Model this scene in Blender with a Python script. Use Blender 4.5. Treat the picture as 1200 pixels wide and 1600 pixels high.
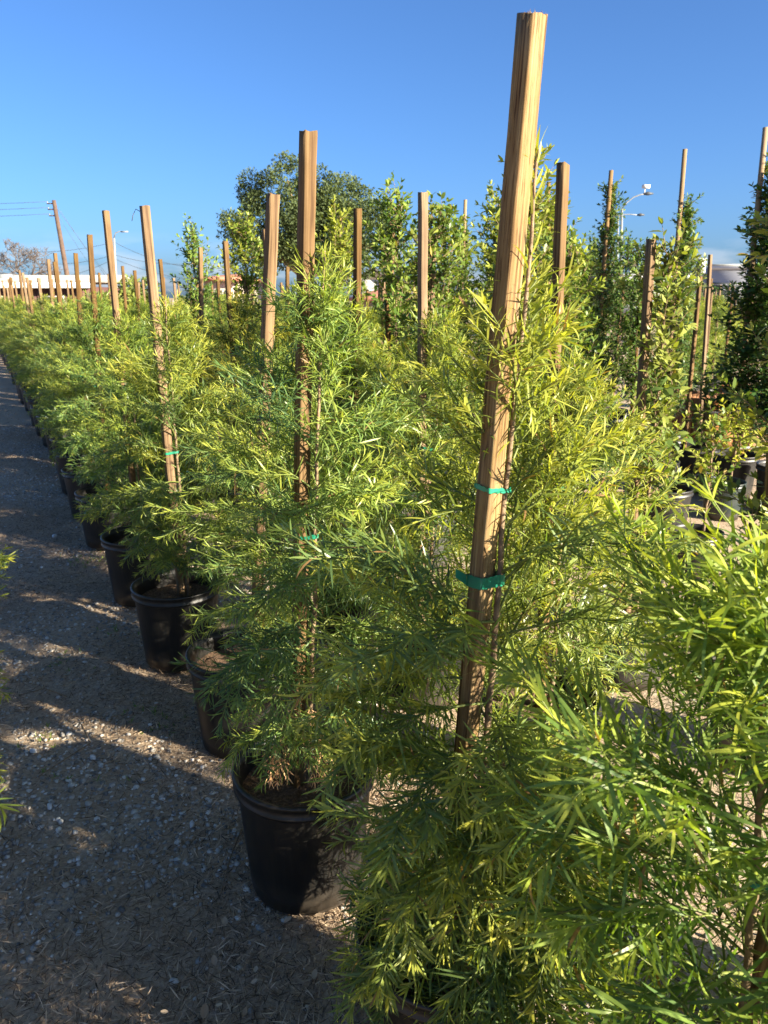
import bpy, math, random
import numpy as np
from mathutils import Vector, Matrix, Quaternion

R = math.radians
for o in list(bpy.data.objects):
    bpy.data.objects.remove(o, do_unlink=True)
scene = bpy.context.scene
COL = scene.collection
rnd = random.Random(7)
rng = np.random.default_rng(11)

# ------------------------------------------------------------------ camera, sky, sun, exposure
EYE, PITCH, FPX = 1.75, R(15.6), 1202.0
cd = bpy.data.cameras.new("camera")
cam = bpy.data.objects.new("camera", cd)
COL.objects.link(cam)
cam.location = (0, 0, EYE)
cam.rotation_euler = (R(90) - PITCH, 0, 0)
cd.sensor_fit = 'HORIZONTAL'
cd.sensor_width = 25.96
cd.lens = 26.0
cd.clip_start = 0.02
cd.clip_end = 3000
cd.dof.use_dof = True
cd.dof.focus_distance = 2.0
cd.dof.aperture_fstop = 8.5
scene.camera = cam

SUN_AZ, SUN_EL = R(120), R(20)
w = bpy.data.worlds.new("World")
scene.world = w
w.use_nodes = True
wn, wl = w.node_tree.nodes, w.node_tree.links
wn.clear()
wo = wn.new("ShaderNodeOutputWorld")
bg = wn.new("ShaderNodeBackground")
sky = wn.new("ShaderNodeTexSky")
sky.sky_type = 'NISHITA'
sky.sun_disc = False
sky.sun_elevation = SUN_EL
sky.sun_rotation = SUN_AZ
sky.air_density = 0.8
sky.dust_density = 1.6
sky.ozone_density = 8.0
bg.inputs[1].default_value = 0.05
# faint low clouds near the horizon
tc = wn.new("ShaderNodeTexCoord")
sep = wn.new("ShaderNodeSeparateXYZ")
wl.new(tc.outputs['Generated'], sep.inputs[0])
mp = wn.new("ShaderNodeMapping")
mp.inputs['Scale'].default_value = (7, 7, 28)
wl.new(tc.outputs['Generated'], mp.inputs[0])
nz = wn.new("ShaderNodeTexNoise")
nz.inputs['Scale'].default_value = 1.6
nz.inputs['Detail'].default_value = 6
wl.new(mp.outputs[0], nz.inputs[0])
band = wn.new("ShaderNodeMapRange")
band.inputs[1].default_value = 0.075
band.inputs[2].default_value = 0.02
band.inputs[3].default_value = 0.0
band.inputs[4].default_value = 1.0
wl.new(sep.outputs[2], band.inputs[0])
cr = wn.new("ShaderNodeMapRange")
cr.inputs[1].default_value = 0.47
cr.inputs[2].default_value = 0.62
wl.new(nz.outputs[0], cr.inputs[0])
mm = wn.new("ShaderNodeMath")
mm.operation = 'MULTIPLY'
wl.new(band.outputs[0], mm.inputs[0])
wl.new(cr.outputs[0], mm.inputs[1])
mm2 = wn.new("ShaderNodeMath")
mm2.operation = 'MULTIPLY'
mm2.inputs[1].default_value = 0.3
wl.new(mm.outputs[0], mm2.inputs[0])
mx = wn.new("ShaderNodeMixRGB")
mx.inputs[2].default_value = (6.5, 6.2, 6.4, 1)
wl.new(mm2.outputs[0], mx.inputs[0])
wl.new(sky.outputs[0], mx.inputs[1])
wl.new(mx.outputs[0], bg.inputs[0])
wl.new(bg.outputs[0], wo.inputs[0])

sd = bpy.data.lights.new("sun", 'SUN')
sd.energy = 4.9
sd.angle = R(0.5)
sd.color = (1.0, 0.89, 0.70)
sun = bpy.data.objects.new("sun", sd)
COL.objects.link(sun)
to_sun = Vector((math.sin(SUN_AZ) * math.cos(SUN_EL), math.cos(SUN_AZ) * math.cos(SUN_EL), math.sin(SUN_EL)))
sun.rotation_euler = to_sun.to_track_quat('Z', 'Y').to_euler()
sun.location = (6, -4, 6)

vs = scene.view_settings
vs.view_transform = 'Standard'
vs.look = 'None'
vs.exposure = 2.25
vs.gamma = 1
vs.use_curve_mapping = False
scene.render.engine = 'CYCLES'
scene.cycles.max_bounces = 8
scene.cycles.diffuse_bounces = 4
scene.cycles.transmission_bounces = 6
scene.cycles.transparent_max_bounces = 8
scene.cycles.use_denoising = True


def at(px, py, Y):
    """the world point at forward distance Y seen at photograph pixel px, py"""
    ang = math.atan((800 - py) / FPX) - PITCH
    z = EYE + Y * math.tan(ang)
    ax = Y * math.cos(PITCH) - (z - EYE) * math.sin(PITCH)
    return Vector(((px - 600) / FPX * ax, Y, z))


def axial(p):
    return p[1] * math.cos(PITCH) - (p[2] - EYE) * math.sin(PITCH)


# ------------------------------------------------------------------ node helpers
def newmat(name):
    m = bpy.data.materials.new(name)
    m.use_nodes = True
    nt = m.node_tree
    nt.nodes.clear()
    out = nt.nodes.new("ShaderNodeOutputMaterial")
    b = nt.nodes.new("ShaderNodeBsdfPrincipled")
    nt.links.new(b.outputs[0], out.inputs[0])
    return m, nt, b, out


def noise(nt, scale, detail=4, rough=0.55, vec=None, mscale=None, coord='Object'):
    n = nt.nodes.new("ShaderNodeTexNoise")
    n.inputs['Scale'].default_value = scale
    n.inputs['Detail'].default_value = detail
    n.inputs['Roughness'].default_value = rough
    if vec is None:
        t = nt.nodes.new("ShaderNodeTexCoord")
        vec = t.outputs[coord]
    if mscale:
        m = nt.nodes.new("ShaderNodeMapping")
        m.inputs['Scale'].default_value = mscale
        nt.links.new(vec, m.inputs[0])
        vec = m.outputs[0]
    nt.links.new(vec, n.inputs[0])
    return n.outputs[0]


def ramp(nt, fac, stops):
    r = nt.nodes.new("ShaderNodeValToRGB")
    e = r.color_ramp.elements
    while len(e) > 1:
        e.remove(e[-1])
    e[0].position = stops[0][0]
    e[0].color = (*stops[0][1], 1)
    for p, c in stops[1:]:
        k = e.new(p)
        k.color = (*c, 1)
    nt.links.new(fac, r.inputs[0])
    return r.outputs[0]


def mixc(nt, fac, a, b, mode='MIX'):
    m = nt.nodes.new("ShaderNodeMixRGB")
    m.blend_type = mode
    for i, v in enumerate((fac, a, b)):
        if isinstance(v, (int, float)):
            m.inputs[i].default_value = v
        elif isinstance(v, tuple):
            m.inputs[i].default_value = (*v, 1)
        else:
            nt.links.new(v, m.inputs[i])
    return m.outputs[0]


def math2(nt, op, a, b):
    m = nt.nodes.new("ShaderNodeMath")
    m.operation = op
    for i, v in enumerate((a, b)):
        if isinstance(v, (int, float)):
            m.inputs[i].default_value = v
        else:
            nt.links.new(v, m.inputs[i])
    return m.outputs[0]


def bump(nt, b, h, strength=0.4, dist=0.01):
    k = nt.nodes.new("ShaderNodeBump")
    k.inputs['Strength'].default_value = strength
    k.inputs['Distance'].default_value = dist
    nt.links.new(h, k.inputs['Height'])
    nt.links.new(k.outputs[0], b.inputs['Normal'])


def objrandom(nt):
    n = nt.nodes.new("ShaderNodeObjectInfo")
    return n


def mat_simple(name, c, rough=0.7, var=0.25, scale=4, spec=0.3, bmp=0.0):
    m, nt, b, out = newmat(name)
    n = noise(nt, scale, 5)
    col = ramp(nt, n, [(0.3, tuple(x * (1 - var) for x in c)), (0.7, tuple(min(1, x * (1 + var)) for x in c))])
    nt.links.new(col, b.inputs['Base Color'])
    b.inputs['Roughness'].default_value = rough
    b.inputs['Specular IOR Level'].default_value = spec
    if bmp:
        bump(nt, b, noise(nt, scale * 6, 6), bmp, 0.005)
    return m


def mat_leaf(name, stops, rough=0.38, trans=0.42, tcol=(1.0, 1.05, 0.35), spec=0.5):
    m, nt, b, out = newmat(name)
    a = nt.nodes.new("ShaderNodeAttribute")
    a.attribute_name = 'tone'
    oi = objrandom(nt)
    base = ramp(nt, a.outputs['Fac'], stops)
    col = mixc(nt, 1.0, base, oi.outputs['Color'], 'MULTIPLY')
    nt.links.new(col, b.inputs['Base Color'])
    b.inputs['Roughness'].default_value = rough
    b.inputs['Specular IOR Level'].default_value = spec
    tr = nt.nodes.new("ShaderNodeBsdfTranslucent")
    tcn = mixc(nt, 1.0, col, tcol, 'MULTIPLY')
    nt.links.new(tcn, tr.inputs[0])
    mix = nt.nodes.new("ShaderNodeMixShader")
    mix.inputs[0].default_value = trans
    nt.links.new(b.outputs[0], mix.inputs[1])
    nt.links.new(tr.outputs[0], mix.inputs[2])
    nt.links.new(mix.outputs[0], out.inputs[0])
    return m


def mat_wood(name, dark, mid, light, grain=1.0, pits=False):
    m, nt, b, out = newmat(name)
    t = nt.nodes.new("ShaderNodeTexCoord")
    n1 = noise(nt, 1.0, 6, 0.6, t.outputs['Object'], (140 * grain, 140 * grain, 2.6))
    n2 = noise(nt, 1.0, 4, 0.6, t.outputs['Object'], (30, 30, 1.6))
    n3 = noise(nt, 7.0, 5, 0.6, t.outputs['Object'])
    c = ramp(nt, n1, [(0.30, dark), (0.48, mid), (0.68, light)])
    c2 = ramp(nt, n2, [(0.3, (0.55, 0.5, 0.46)), (0.62, (1, 1, 1))])
    c = mixc(nt, 0.8, c, c2, 'MULTIPLY')
    c3 = ramp(nt, n3, [(0.35, (0.7, 0.68, 0.66)), (0.6, (1, 1, 1))])
    c = mixc(nt, 0.6, c, c3, 'MULTIPLY')
    if pits:
        n4 = noise(nt, 1.0, 3, 0.6, t.outputs['Object'], (330, 330, 16))
        n5 = noise(nt, 1.0, 3, 0.6, t.outputs['Object'], (110, 110, 0.9))
        c = mixc(nt, 0.9, c, ramp(nt, n4, [(0.36, (0.42, 0.32, 0.24)), (0.44, (1, 1, 1))]), 'MULTIPLY')
        c = mixc(nt, 0.8, c, ramp(nt, n5, [(0.38, (0.35, 0.3, 0.27)), (0.43, (1, 1, 1))]), 'MULTIPLY')
        n6 = noise(nt, 1.0, 4, 0.6, t.outputs['Object'], (25, 25, 5))
        c = mixc(nt, ramp(nt, n6, [(0.45, (0, 0, 0)), (0.75, (0.35, 0.35, 0.35))]), c, (0.24, 0.205, 0.165))
    oi = objrandom(nt)
    hs = nt.nodes.new("ShaderNodeHueSaturation")
    v = nt.nodes.new("ShaderNodeMapRange")
    v.inputs[3].default_value = 0.6
    v.inputs[4].default_value = 1.2
    nt.links.new(oi.outputs['Random'], v.inputs[0])
    nt.links.new(v.outputs[0], hs.inputs['Value'])
    s = nt.nodes.new("ShaderNodeMapRange")
    s.inputs[3].default_value = 1.15
    s.inputs[4].default_value = 0.8
    nt.links.new(oi.outputs['Random'], s.inputs[0])
    nt.links.new(s.outputs[0], hs.inputs['Saturation'])
    nt.links.new(c, hs.inputs['Color'])
    nt.links.new(hs.outputs[0], b.inputs['Base Color'])
    b.inputs['Roughness'].default_value = 0.85
    b.inputs['Specular IOR Level'].default_value = 0.2
    h = math2(nt, 'ADD', n1, math2(nt, 'MULTIPLY', n2, 0.25))
    bump(nt, b, h, 0.6, 0.002)
    return m


M = {}
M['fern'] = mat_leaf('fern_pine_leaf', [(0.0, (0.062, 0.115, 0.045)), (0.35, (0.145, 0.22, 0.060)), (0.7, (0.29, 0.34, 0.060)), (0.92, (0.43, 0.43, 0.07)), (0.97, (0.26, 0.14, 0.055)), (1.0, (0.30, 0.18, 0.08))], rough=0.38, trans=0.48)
M['broad'] = mat_leaf('broad_leaf', spec=0.3, stops= [(0.0, (0.035, 0.075, 0.024)), (0.5, (0.095, 0.16, 0.034)), (0.92, (0.25, 0.30, 0.06)), (1.0, (0.30, 0.22, 0.07))], rough=0.43, trans=0.33)
M['deadleaf'] = mat_leaf('dry_needle', [(0.0, (0.06, 0.040, 0.026)), (0.5, (0.30, 0.215, 0.14)), (1.0, (0.66, 0.52, 0.37))], rough=0.7, trans=0.15, tcol=(1, 0.7, 0.4), spec=0.2)
M['treeleaf'] = mat_leaf('tree_leaf', [(0.0, (0.040, 0.062, 0.028)), (0.5, (0.075, 0.105, 0.036)), (1.0, (0.13, 0.16, 0.05))], rough=0.65, trans=0.25, spec=0.25)
M['bark'] = mat_simple('bark', (0.20, 0.14, 0.085), 0.85, 0.45, 60, 0.2, 0.5)
M['shoot'] = mat_simple('green_shoot', (0.13, 0.16, 0.035), 0.55, 0.25, 40, 0.4)
M['wood'] = mat_wood('sawn_wood', (0.07, 0.035, 0.016), (0.175, 0.107, 0.046), (0.26, 0.168, 0.080))
M['wood_near'] = mat_wood('rough_sawn_wood', (0.09, 0.045, 0.02), (0.30, 0.195, 0.085), (0.44, 0.325, 0.16), 1.5, True)
M['pole'] = mat_wood('round_pole_wood', (0.15, 0.09, 0.04), (0.25, 0.16, 0.075), (0.32, 0.22, 0.11), 0.5)
M['boxwood'] = mat_wood('planter_board', (0.12, 0.05, 0.022), (0.24, 0.105, 0.042), (0.33, 0.17, 0.075), 0.4)
M['tape'] = mat_simple('green_tape', (0.012, 0.20, 0.115), 0.4, 0.2, 30, 0.5)
M['wire'] = mat_simple('dark_wire', (0.03, 0.03, 0.035), 0.5, 0.1)


def mat_plastic(name, c, dust):
    m, nt, b, out = newmat(name)
    t = nt.nodes.new("ShaderNodeTexCoord")
    n = noise(nt, 9, 6, 0.65, t.outputs['Object'])
    n2 = noise(nt, 1.0, 5, 0.6, t.outputs['Object'], (70, 70, 5))
    f = math2(nt, 'MULTIPLY', n, n2)
    r = nt.nodes.new("ShaderNodeMapRange")
    r.inputs[1].default_value = 0.2
    r.inputs[2].default_value = 0.42
    r.inputs[3].default_value = 0.0
    r.inputs[4].default_value = 0.65
    nt.links.new(f, r.inputs[0])
    col = mixc(nt, r.outputs[0], c, dust)
    sp_ = nt.nodes.new("ShaderNodeSeparateXYZ")
    nt.links.new(t.outputs['Object'], sp_.inputs[0])
    zz = math2(nt, 'ADD', sp_.outputs[2], math2(nt, 'MULTIPLY', n, -0.16))
    mud = nt.nodes.new("ShaderNodeMapRange")
    mud.inputs[1].default_value = 0.03
    mud.inputs[2].default_value = -0.06
    mud.inputs[3].default_value = 0.0
    mud.inputs[4].default_value = 0.8
    nt.links.new(zz, mud.inputs[0])
    col = mixc(nt, mud.outputs[0], col, (0.042, 0.033, 0.024))
    nt.links.new(col, b.inputs['Base Color'])
    rr = nt.nodes.new("ShaderNodeMapRange")
    rr.inputs[3].default_value = 0.32
    rr.inputs[4].default_value = 0.62
    nt.links.new(n, rr.inputs[0])
    nt.links.new(rr.outputs[0], b.inputs['Roughness'])
    bump(nt, b, noise(nt, 160, 3, 0.5, t.outputs['Object']), 0.12, 0.002)
    return m


M['pot'] = mat_plastic('black_pot_plastic', (0.005, 0.0055, 0.0055), (0.028, 0.022, 0.016))
M['greypot'] = mat_plastic('grey_pot_plastic', (0.032, 0.032, 0.033), (0.085, 0.075, 0.062))
M['greenpot'] = mat_plastic('dark_green_pot_plastic', (0.010, 0.020, 0.019), (0.05, 0.05, 0.04))


def mat_soil():
    m, nt, b, out = newmat('potting_mix')
    n = noise(nt, 90, 6, 0.7)
    c = ramp(nt, n, [(0.3, (0.05, 0.03, 0.018)), (0.52, (0.17, 0.10, 0.058)), (0.72, (0.36, 0.24, 0.15))])
    nt.links.new(c, b.inputs['Base Color'])
    b.inputs['Roughness'].default_value = 0.95
    bump(nt, b, n, 1.0, 0.02)
    return m


M['soil'] = mat_soil()


def mat_ground():
    m, nt, b, out = newmat('gravel_and_mulch_ground')
    t = nt.nodes.new("ShaderNodeTexCoord")
    v = t.outputs['Object']
    big = noise(nt, 1.1, 5, 0.6, v)
    mid = noise(nt, 9, 6, 0.65, v)
    fine = noise(nt, 75, 6, 0.7, v)
    brown = ramp(nt, fine, [(0.3, (0.19, 0.138, 0.092)), (0.5, (0.36, 0.27, 0.185)), (0.7, (0.50, 0.39, 0.28))])
    grey = ramp(nt, fine, [(0.3, (0.22, 0.185, 0.14)), (0.5, (0.40, 0.34, 0.265)), (0.7, (0.55, 0.48, 0.39))])
    fac = math2(nt, 'ADD', math2(nt, 'MULTIPLY', big, 0.75), math2(nt, 'MULTIPLY', mid, 0.4))
    f = nt.nodes.new("ShaderNodeMapRange")
    f.inputs[1].default_value = 0.60
    f.inputs[2].default_value = 0.80
    nt.links.new(fac, f.inputs[0])
    c = mixc(nt, f.outputs[0], brown, grey)
    nt.links.new(c, b.inputs['Base Color'])
    b.inputs['Roughness'].default_value = 0.95
    b.inputs['Specular IOR Level'].default_value = 0.15
    h = math2(nt, 'ADD', fine, mid)
    bump(nt, b, h, 0.6, 0.012)
    return m


M['ground'] = mat_ground()


def mat_pebble():
    m, nt, b, out = newmat('pebble_stone')
    a = nt.nodes.new("ShaderNodeAttribute")
    a.attribute_name = 'tone'
    c = ramp(nt, a.outputs['Fac'], [(0, (0.15, 0.14, 0.13)), (0.3, (0.32, 0.30, 0.27)), (0.65, (0.47, 0.43, 0.37)), (0.9, (0.60, 0.57, 0.52)), (1, (0.76, 0.73, 0.68))])
    n = noise(nt, 120, 4)
    c2 = ramp(nt, n, [(0.3, (0.7, 0.7, 0.7)), (0.7, (1, 1, 1))])
    nt.links.new(mixc(nt, 1.0, c, c2, 'MULTIPLY'), b.inputs['Base Color'])
    b.inputs['Roughness'].default_value = 0.8
    return m


M['pebble'] = mat_pebble()
M['white_wall'] = mat_simple('white_painted_wall', (0.50, 0.49, 0.47), 0.8, 0.05, 0.6)
M['grey_wall'] = mat_simple('grey_wall', (0.36, 0.37, 0.40), 0.8, 0.06, 0.6)
M['cream'] = mat_simple('cream_roof_sheet', (0.40, 0.35, 0.28), 0.7, 0.08, 0.5)
M['redwall'] = mat_simple('dark_red_siding', (0.075, 0.035, 0.03), 0.8, 0.2, 0.8)
M['stucco'] = mat_simple('pale_stucco', (0.42, 0.36, 0.30), 0.9, 0.08, 2)
M['tile'] = mat_simple('red_roof_tile', (0.40, 0.17, 0.11), 0.85, 0.2, 3)
M['shingle'] = mat_simple('dark_roof_shingle', (0.09, 0.08, 0.08), 0.9, 0.2, 3)
M['glass'] = mat_simple('dark_window_glass', (0.03, 0.04, 0.05), 0.1, 0.1, 1, 0.6)
M['metal'] = mat_simple('galvanised_metal', (0.20, 0.21, 0.215), 0.45, 0.1, 3)
M['dark_metal'] = mat_simple('dark_metal', (0.05, 0.055, 0.06), 0.5, 0.1, 3)
M['creosote'] = mat_simple('creosoted_pole', (0.085, 0.055, 0.04), 0.9, 0.25, 5)
M['white_paint'] = mat_simple('white_paint', (0.55, 0.55, 0.54), 0.5, 0.04, 3)
M['signbrown'] = mat_simple('sign_brown', (0.07, 0.05, 0.045), 0.5, 0.1, 3)
M['tealmark'] = mat_simple('teal_plastic', (0.03, 0.22, 0.20), 0.4, 0.1, 3)
M['bare'] = mat_simple('bare_twig', (0.11, 0.09, 0.08), 0.9, 0.2, 3)

# ------------------------------------------------------------------ mesh helpers
def mesh_np(name, V, F, mat, tone=None, smooth=False):
    """V n x 3, F list of (k x n_corner int arrays)"""
    me = bpy.data.meshes.new(name)
    V = np.asarray(V, dtype=np.float32)
    Fs = [np.asarray(f, dtype=np.int32) for f in F if len(f)]
    loops = np.concatenate([f.ravel() for f in Fs])
    tot = np.concatenate([np.full(len(f), f.shape[1], dtype=np.int32) for f in Fs])
    start = np.concatenate([[0], np.cumsum(tot)[:-1]]).astype(np.int32)
    me.vertices.add(len(V))
    me.vertices.foreach_set('co', V.ravel())
    me.loops.add(len(loops))
    me.loops.foreach_set('vertex_index', loops)
    me.polygons.add(len(tot))
    me.polygons.foreach_set('loop_start', start)
    me.polygons.foreach_set('loop_total', tot)
    if smooth:
        me.polygons.foreach_set('use_smooth', np.ones(len(tot), dtype=bool))
    if tone is not None:
        a = me.attributes.new('tone', 'FLOAT', 'POINT')
        a.data.foreach_set('value', np.asarray(tone, dtype=np.float32))
    me.update(calc_edges=True)
    me.validate()
    if mat is not None:
        me.materials.append(mat)
    return me


def link(name, me, parent=None, loc=None, kind=None):
    o = bpy.data.objects.new(name, me)
    COL.objects.link(o)
    if parent is not None:
        o.parent = parent
    if loc is not None:
        o.location = loc
    if kind:
        o['kind'] = kind
    return o


def thing(name, label, cat, loc=(0, 0, 0), rz=0.0, group=None):
    o = bpy.data.objects.new(name, None)
    COL.objects.link(o)
    o.empty_display_size = 0.1
    o.location = loc
    o.rotation_euler = (0, 0, rz)
    tag(o, label, cat, group)
    return o


def tag(o, label, cat, group=None):
    o['label'] = label
    o['category'] = cat
    if group:
        o['group'] = group
    return o


class MB:
    """collects boxes, tubes and prisms into one mesh"""

    def __init__(self):
        self.v = []
        self.f3 = []
        self.f4 = []
        self.n = 0

    def add(self, V, f4=(), f3=()):
        V = np.asarray(V, dtype=float)
        if len(f4):
            self.f4.append(np.asarray(f4) + self.n)
        if len(f3):
            self.f3.append(np.asarray(f3) + self.n)
        self.v.append(V)
        self.n += len(V)
        return self

    def box(self, c, s, rz=0.0, taper=1.0):
        x, y, z = s[0] / 2, s[1] / 2, s[2] / 2
        V = np.array([[-x, -y, -z], [x, -y, -z], [x, y, -z], [-x, y, -z], [-x, -y, z], [x, -y, z], [x, y, z], [-x, y, z]])
        V[:4, :2] *= taper
        cz, sz = math.cos(rz), math.sin(rz)
        V = V @ np.array([[cz, sz, 0], [-sz, cz, 0], [0, 0, 1]])
        V += np.array(c)
        return self.add(V, [[0, 3, 2, 1], [4, 5, 6, 7], [0, 1, 5, 4], [1, 2, 6, 5], [2, 3, 7, 6], [3, 0, 4, 7]])

    def tube(self, P, r, n=6, cap=True):
        P = np.asarray(P, dtype=float)
        k = len(P)
        r = np.broadcast_to(np.asarray(r, dtype=float), (k,))
        T = np.gradient(P, axis=0)
        T /= np.linalg.norm(T, axis=1, keepdims=True) + 1e-12
        u = np.cross(T[0], [0, 0, 1.0])
        if np.linalg.norm(u) < 1e-3:
            u = np.cross(T[0], [0, 1.0, 0])
        u /= np.linalg.norm(u)
        a = np.arange(n) * 2 * math.pi / n
        V = np.zeros((k, n, 3))
        for i in range(k):
            u = u - T[i] * (u @ T[i])
            u /= np.linalg.norm(u) + 1e-12
            b = np.cross(T[i], u)
            V[i] = P[i] + r[i] * (np.cos(a)[:, None] * u + np.sin(a)[:, None] * b)
        i = np.arange(k - 1)[:, None] * n
        j = np.arange(n)[None, :]
        j2 = (j + 1) % n
        F = np.stack([i + j, i + j2, i + n + j2, i + n + j], axis=-1).reshape(-1, 4)
        V = V.reshape(-1, 3)
        f3 = []
        if cap:
            V = np.vstack([V, P[:1], P[-1:]])
            m = k * n
            for q in range(n):
                f3.append([m, (q + 1) % n, q])
                f3.append([m + 1, (k - 1) * n + q, (k - 1) * n + (q + 1) % n])
        return self.add(V, F, f3)

    def lathe(self, prof, n=32, close=False):
        prof = np.asarray(prof, dtype=float)
        a = np.arange(n) * 2 * math.pi / n
        k = len(prof)
        V = np.zeros((k, n, 3))
        V[:, :, 0] = prof[:, 0:1] * np.cos(a)
        V[:, :, 1] = prof[:, 0:1] * np.sin(a)
        V[:, :, 2] = prof[:, 1:2]
        i = np.arange(k - 1)[:, None] * n
        j = np.arange(n)[None, :]
        j2 = (j + 1) % n
        F = np.stack([i + j, i + j2, i + n + j2, i + n + j], axis=-1).reshape(-1, 4)
        return self.add(V.reshape(-1, 3), F)

    def mesh(self, name, mat, smooth=False, tone=None):
        F = []
        if self.f4:
            F.append(np.concatenate(self.f4))
        if self.f3:
            F.append(np.concatenate(self.f3))
        return mesh_np(name, np.concatenate(self.v), F, mat, tone, smooth)

    def build(self, name, mat, parent=None, smooth=False, kind=None):
        return link(name, self.mesh(name, mat, smooth), parent, kind=kind)


# ------------------------------------------------------------------ leaf templates
def leaf_template(rows, curve, crease, side=0.0):
    """a blade along +x of length 1 and half width 0.5, +z up.  rows: (t, halfwidth)"""
    V, F3, F4, prev = [], [], [], None
    for t, hw in rows:
        ang = curve * t
        x = math.sin(ang) / curve if abs(curve) > 1e-4 else t
        z = -(1 - math.cos(ang)) / curve if abs(curve) > 1e-4 else 0.0
        y0 = side * t * t
        i = len(V)
        if hw < 1e-4:
            V.append((x, y0, z))
            cur = [i]
        elif crease is None:
            V += [(x, y0 + hw, z), (x, y0 - hw, z)]
            cur = [i, i + 1]
        else:
            V += [(x, y0 + hw, z + crease * hw), (x, y0, z), (x, y0 - hw, z + crease * hw)]
            cur = [i, i + 1, i + 2]
        if prev is not None:
            if len(prev) == len(cur):
                for q in range(len(cur) - 1):
                    F4.append((prev[q], prev[q + 1], cur[q + 1], cur[q]))
            elif len(prev) == 1:
                for q in range(len(cur) - 1):
                    F3.append((prev[0], cur[q + 1], cur[q]))
            else:
                for q in range(len(prev) - 1):
                    F3.append((prev[q], prev[q + 1], cur[0]))
        prev = cur
    return np.array(V), np.array(F3, dtype=int).reshape(-1, 3), np.array(F4, dtype=int).reshape(-1, 4)


# the y axis of a template is scaled by the leaf's width, x and z by its length
ROW_FERN = [(0, 0), (0.14, 0.42), (0.45, 0.5), (0.75, 0.36), (1, 0)]
ROW_FINE = [(0, 0.12), (0.10, 0.38), (0.28, 0.48), (0.5, 0.5), (0.7, 0.43), (0.87, 0.25), (1, 0)]
ROW_BROAD = [(0, 0), (0.32, 0.46), (0.72, 0.38), (1, 0)]
T_FERN = [leaf_template(ROW_FERN, c, None, s) for c, s in ((0.3, 0.9), (0.8, -0.8), (1.35, 0.4), (-0.45, -0.5))]
T_FINE = [leaf_template(ROW_FINE, c, 0.0, s) for c, s in ((0.3, 0.9), (0.8, -0.8), (1.35, 0.4), (-0.45, -0.5))]
T_TREE = [leaf_template([(0, 0), (0.5, 0.5), (1, 0)], c, None, 0) for c in (0.3, 0.9, -0.3)]
T_BROAD = [leaf_template(ROW_BROAD, c, 0.0, 0) for c in (0.3, 0.7, -0.25)]
for T in T_FINE:      # a shallow keel along the midrib
    V = T[0]
    V[:, 2] += 0.006 * np.abs(V[:, 1] - np.median(V[:, 1]))


def frames(D, Nn):
    D = D / (np.linalg.norm(D, axis=1, keepdims=True) + 1e-12)
    Y = np.cross(Nn, D)
    Y /= np.linalg.norm(Y, axis=1, keepdims=True) + 1e-12
    Z = np.cross(D, Y)
    return D, Y, Z


def leaf_mesh(name, L, templates, mat, keep=None):
    """L: dict of arrays pos, dir, nor, len, wid, tone, kind"""
    idx = np.arange(len(L['pos'])) if keep is None else keep
    VV, F3s, F4s, TT, n = [], [], [], [], 0
    D, Y, Z = frames(L['dir'], L['nor'])
    for k, (TV, T3, T4) in enumerate(templates):
        s = idx[L['kind'][idx] == k]
        if not len(s):
            continue
        ln = L['len'][s][:, None, None]
        wd = L['wid'][s][:, None, None]
        V = (L['pos'][s][:, None, :] + TV[None, :, 0:1] * ln * D[s][:, None, :]
             + TV[None, :, 1:2] * wd * Y[s][:, None, :] + TV[None, :, 2:3] * ln * Z[s][:, None, :])
        nv = len(TV)
        off = (np.arange(len(s)) * nv + n)[:, None, None]
        if len(T3):
            F3s.append((T3[None] + off).reshape(-1, 3))
        if len(T4):
            F4s.append((T4[None] + off).reshape(-1, 4))
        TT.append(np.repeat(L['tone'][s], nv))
        VV.append(V.reshape(-1, 3))
        n += len(s) * nv
    F = []
    if F4s:
        F.append(np.concatenate(F4s))
    if F3s:
        F.append(np.concatenate(F3s))
    return mesh_np(name, np.concatenate(VV), F, mat, np.concatenate(TT))


FINE_MESH = {}


def fine_leaf(k, tq, mat):
    key = (k, tq, mat.name)
    if key not in FINE_MESH:
        TV, T3, T4 = T_FINE[k]
        FINE_MESH[key] = mesh_np('leaf', TV, [T4, T3], mat, np.full(len(TV), min(tq / 5.0, 0.92)), smooth=True)
    return FINE_MESH[key]


# ------------------------------------------------------------------ plant growth
def grow_path(g, p, d, L, n, droop, wob):
    P = [np.array(p, float)]
    d = np.array(d, float)
    st = L / n
    for i in range(n):
        d = d + np.array([g.normal(0, wob), g.normal(0, wob), g.normal(0, wob) - droop * st])
        d /= np.linalg.norm(d)
        P.append(P[-1] + d * st)
    return np.array(P)


def path_at(P, t):
    s = np.clip(t, 0, 1) * (len(P) - 1)
    i = np.minimum(s.astype(int), len(P) - 2)
    f = (s - i)[:, None]
    return P[i] * (1 - f) + P[i + 1] * f, P[i + 1] - P[i]


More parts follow.
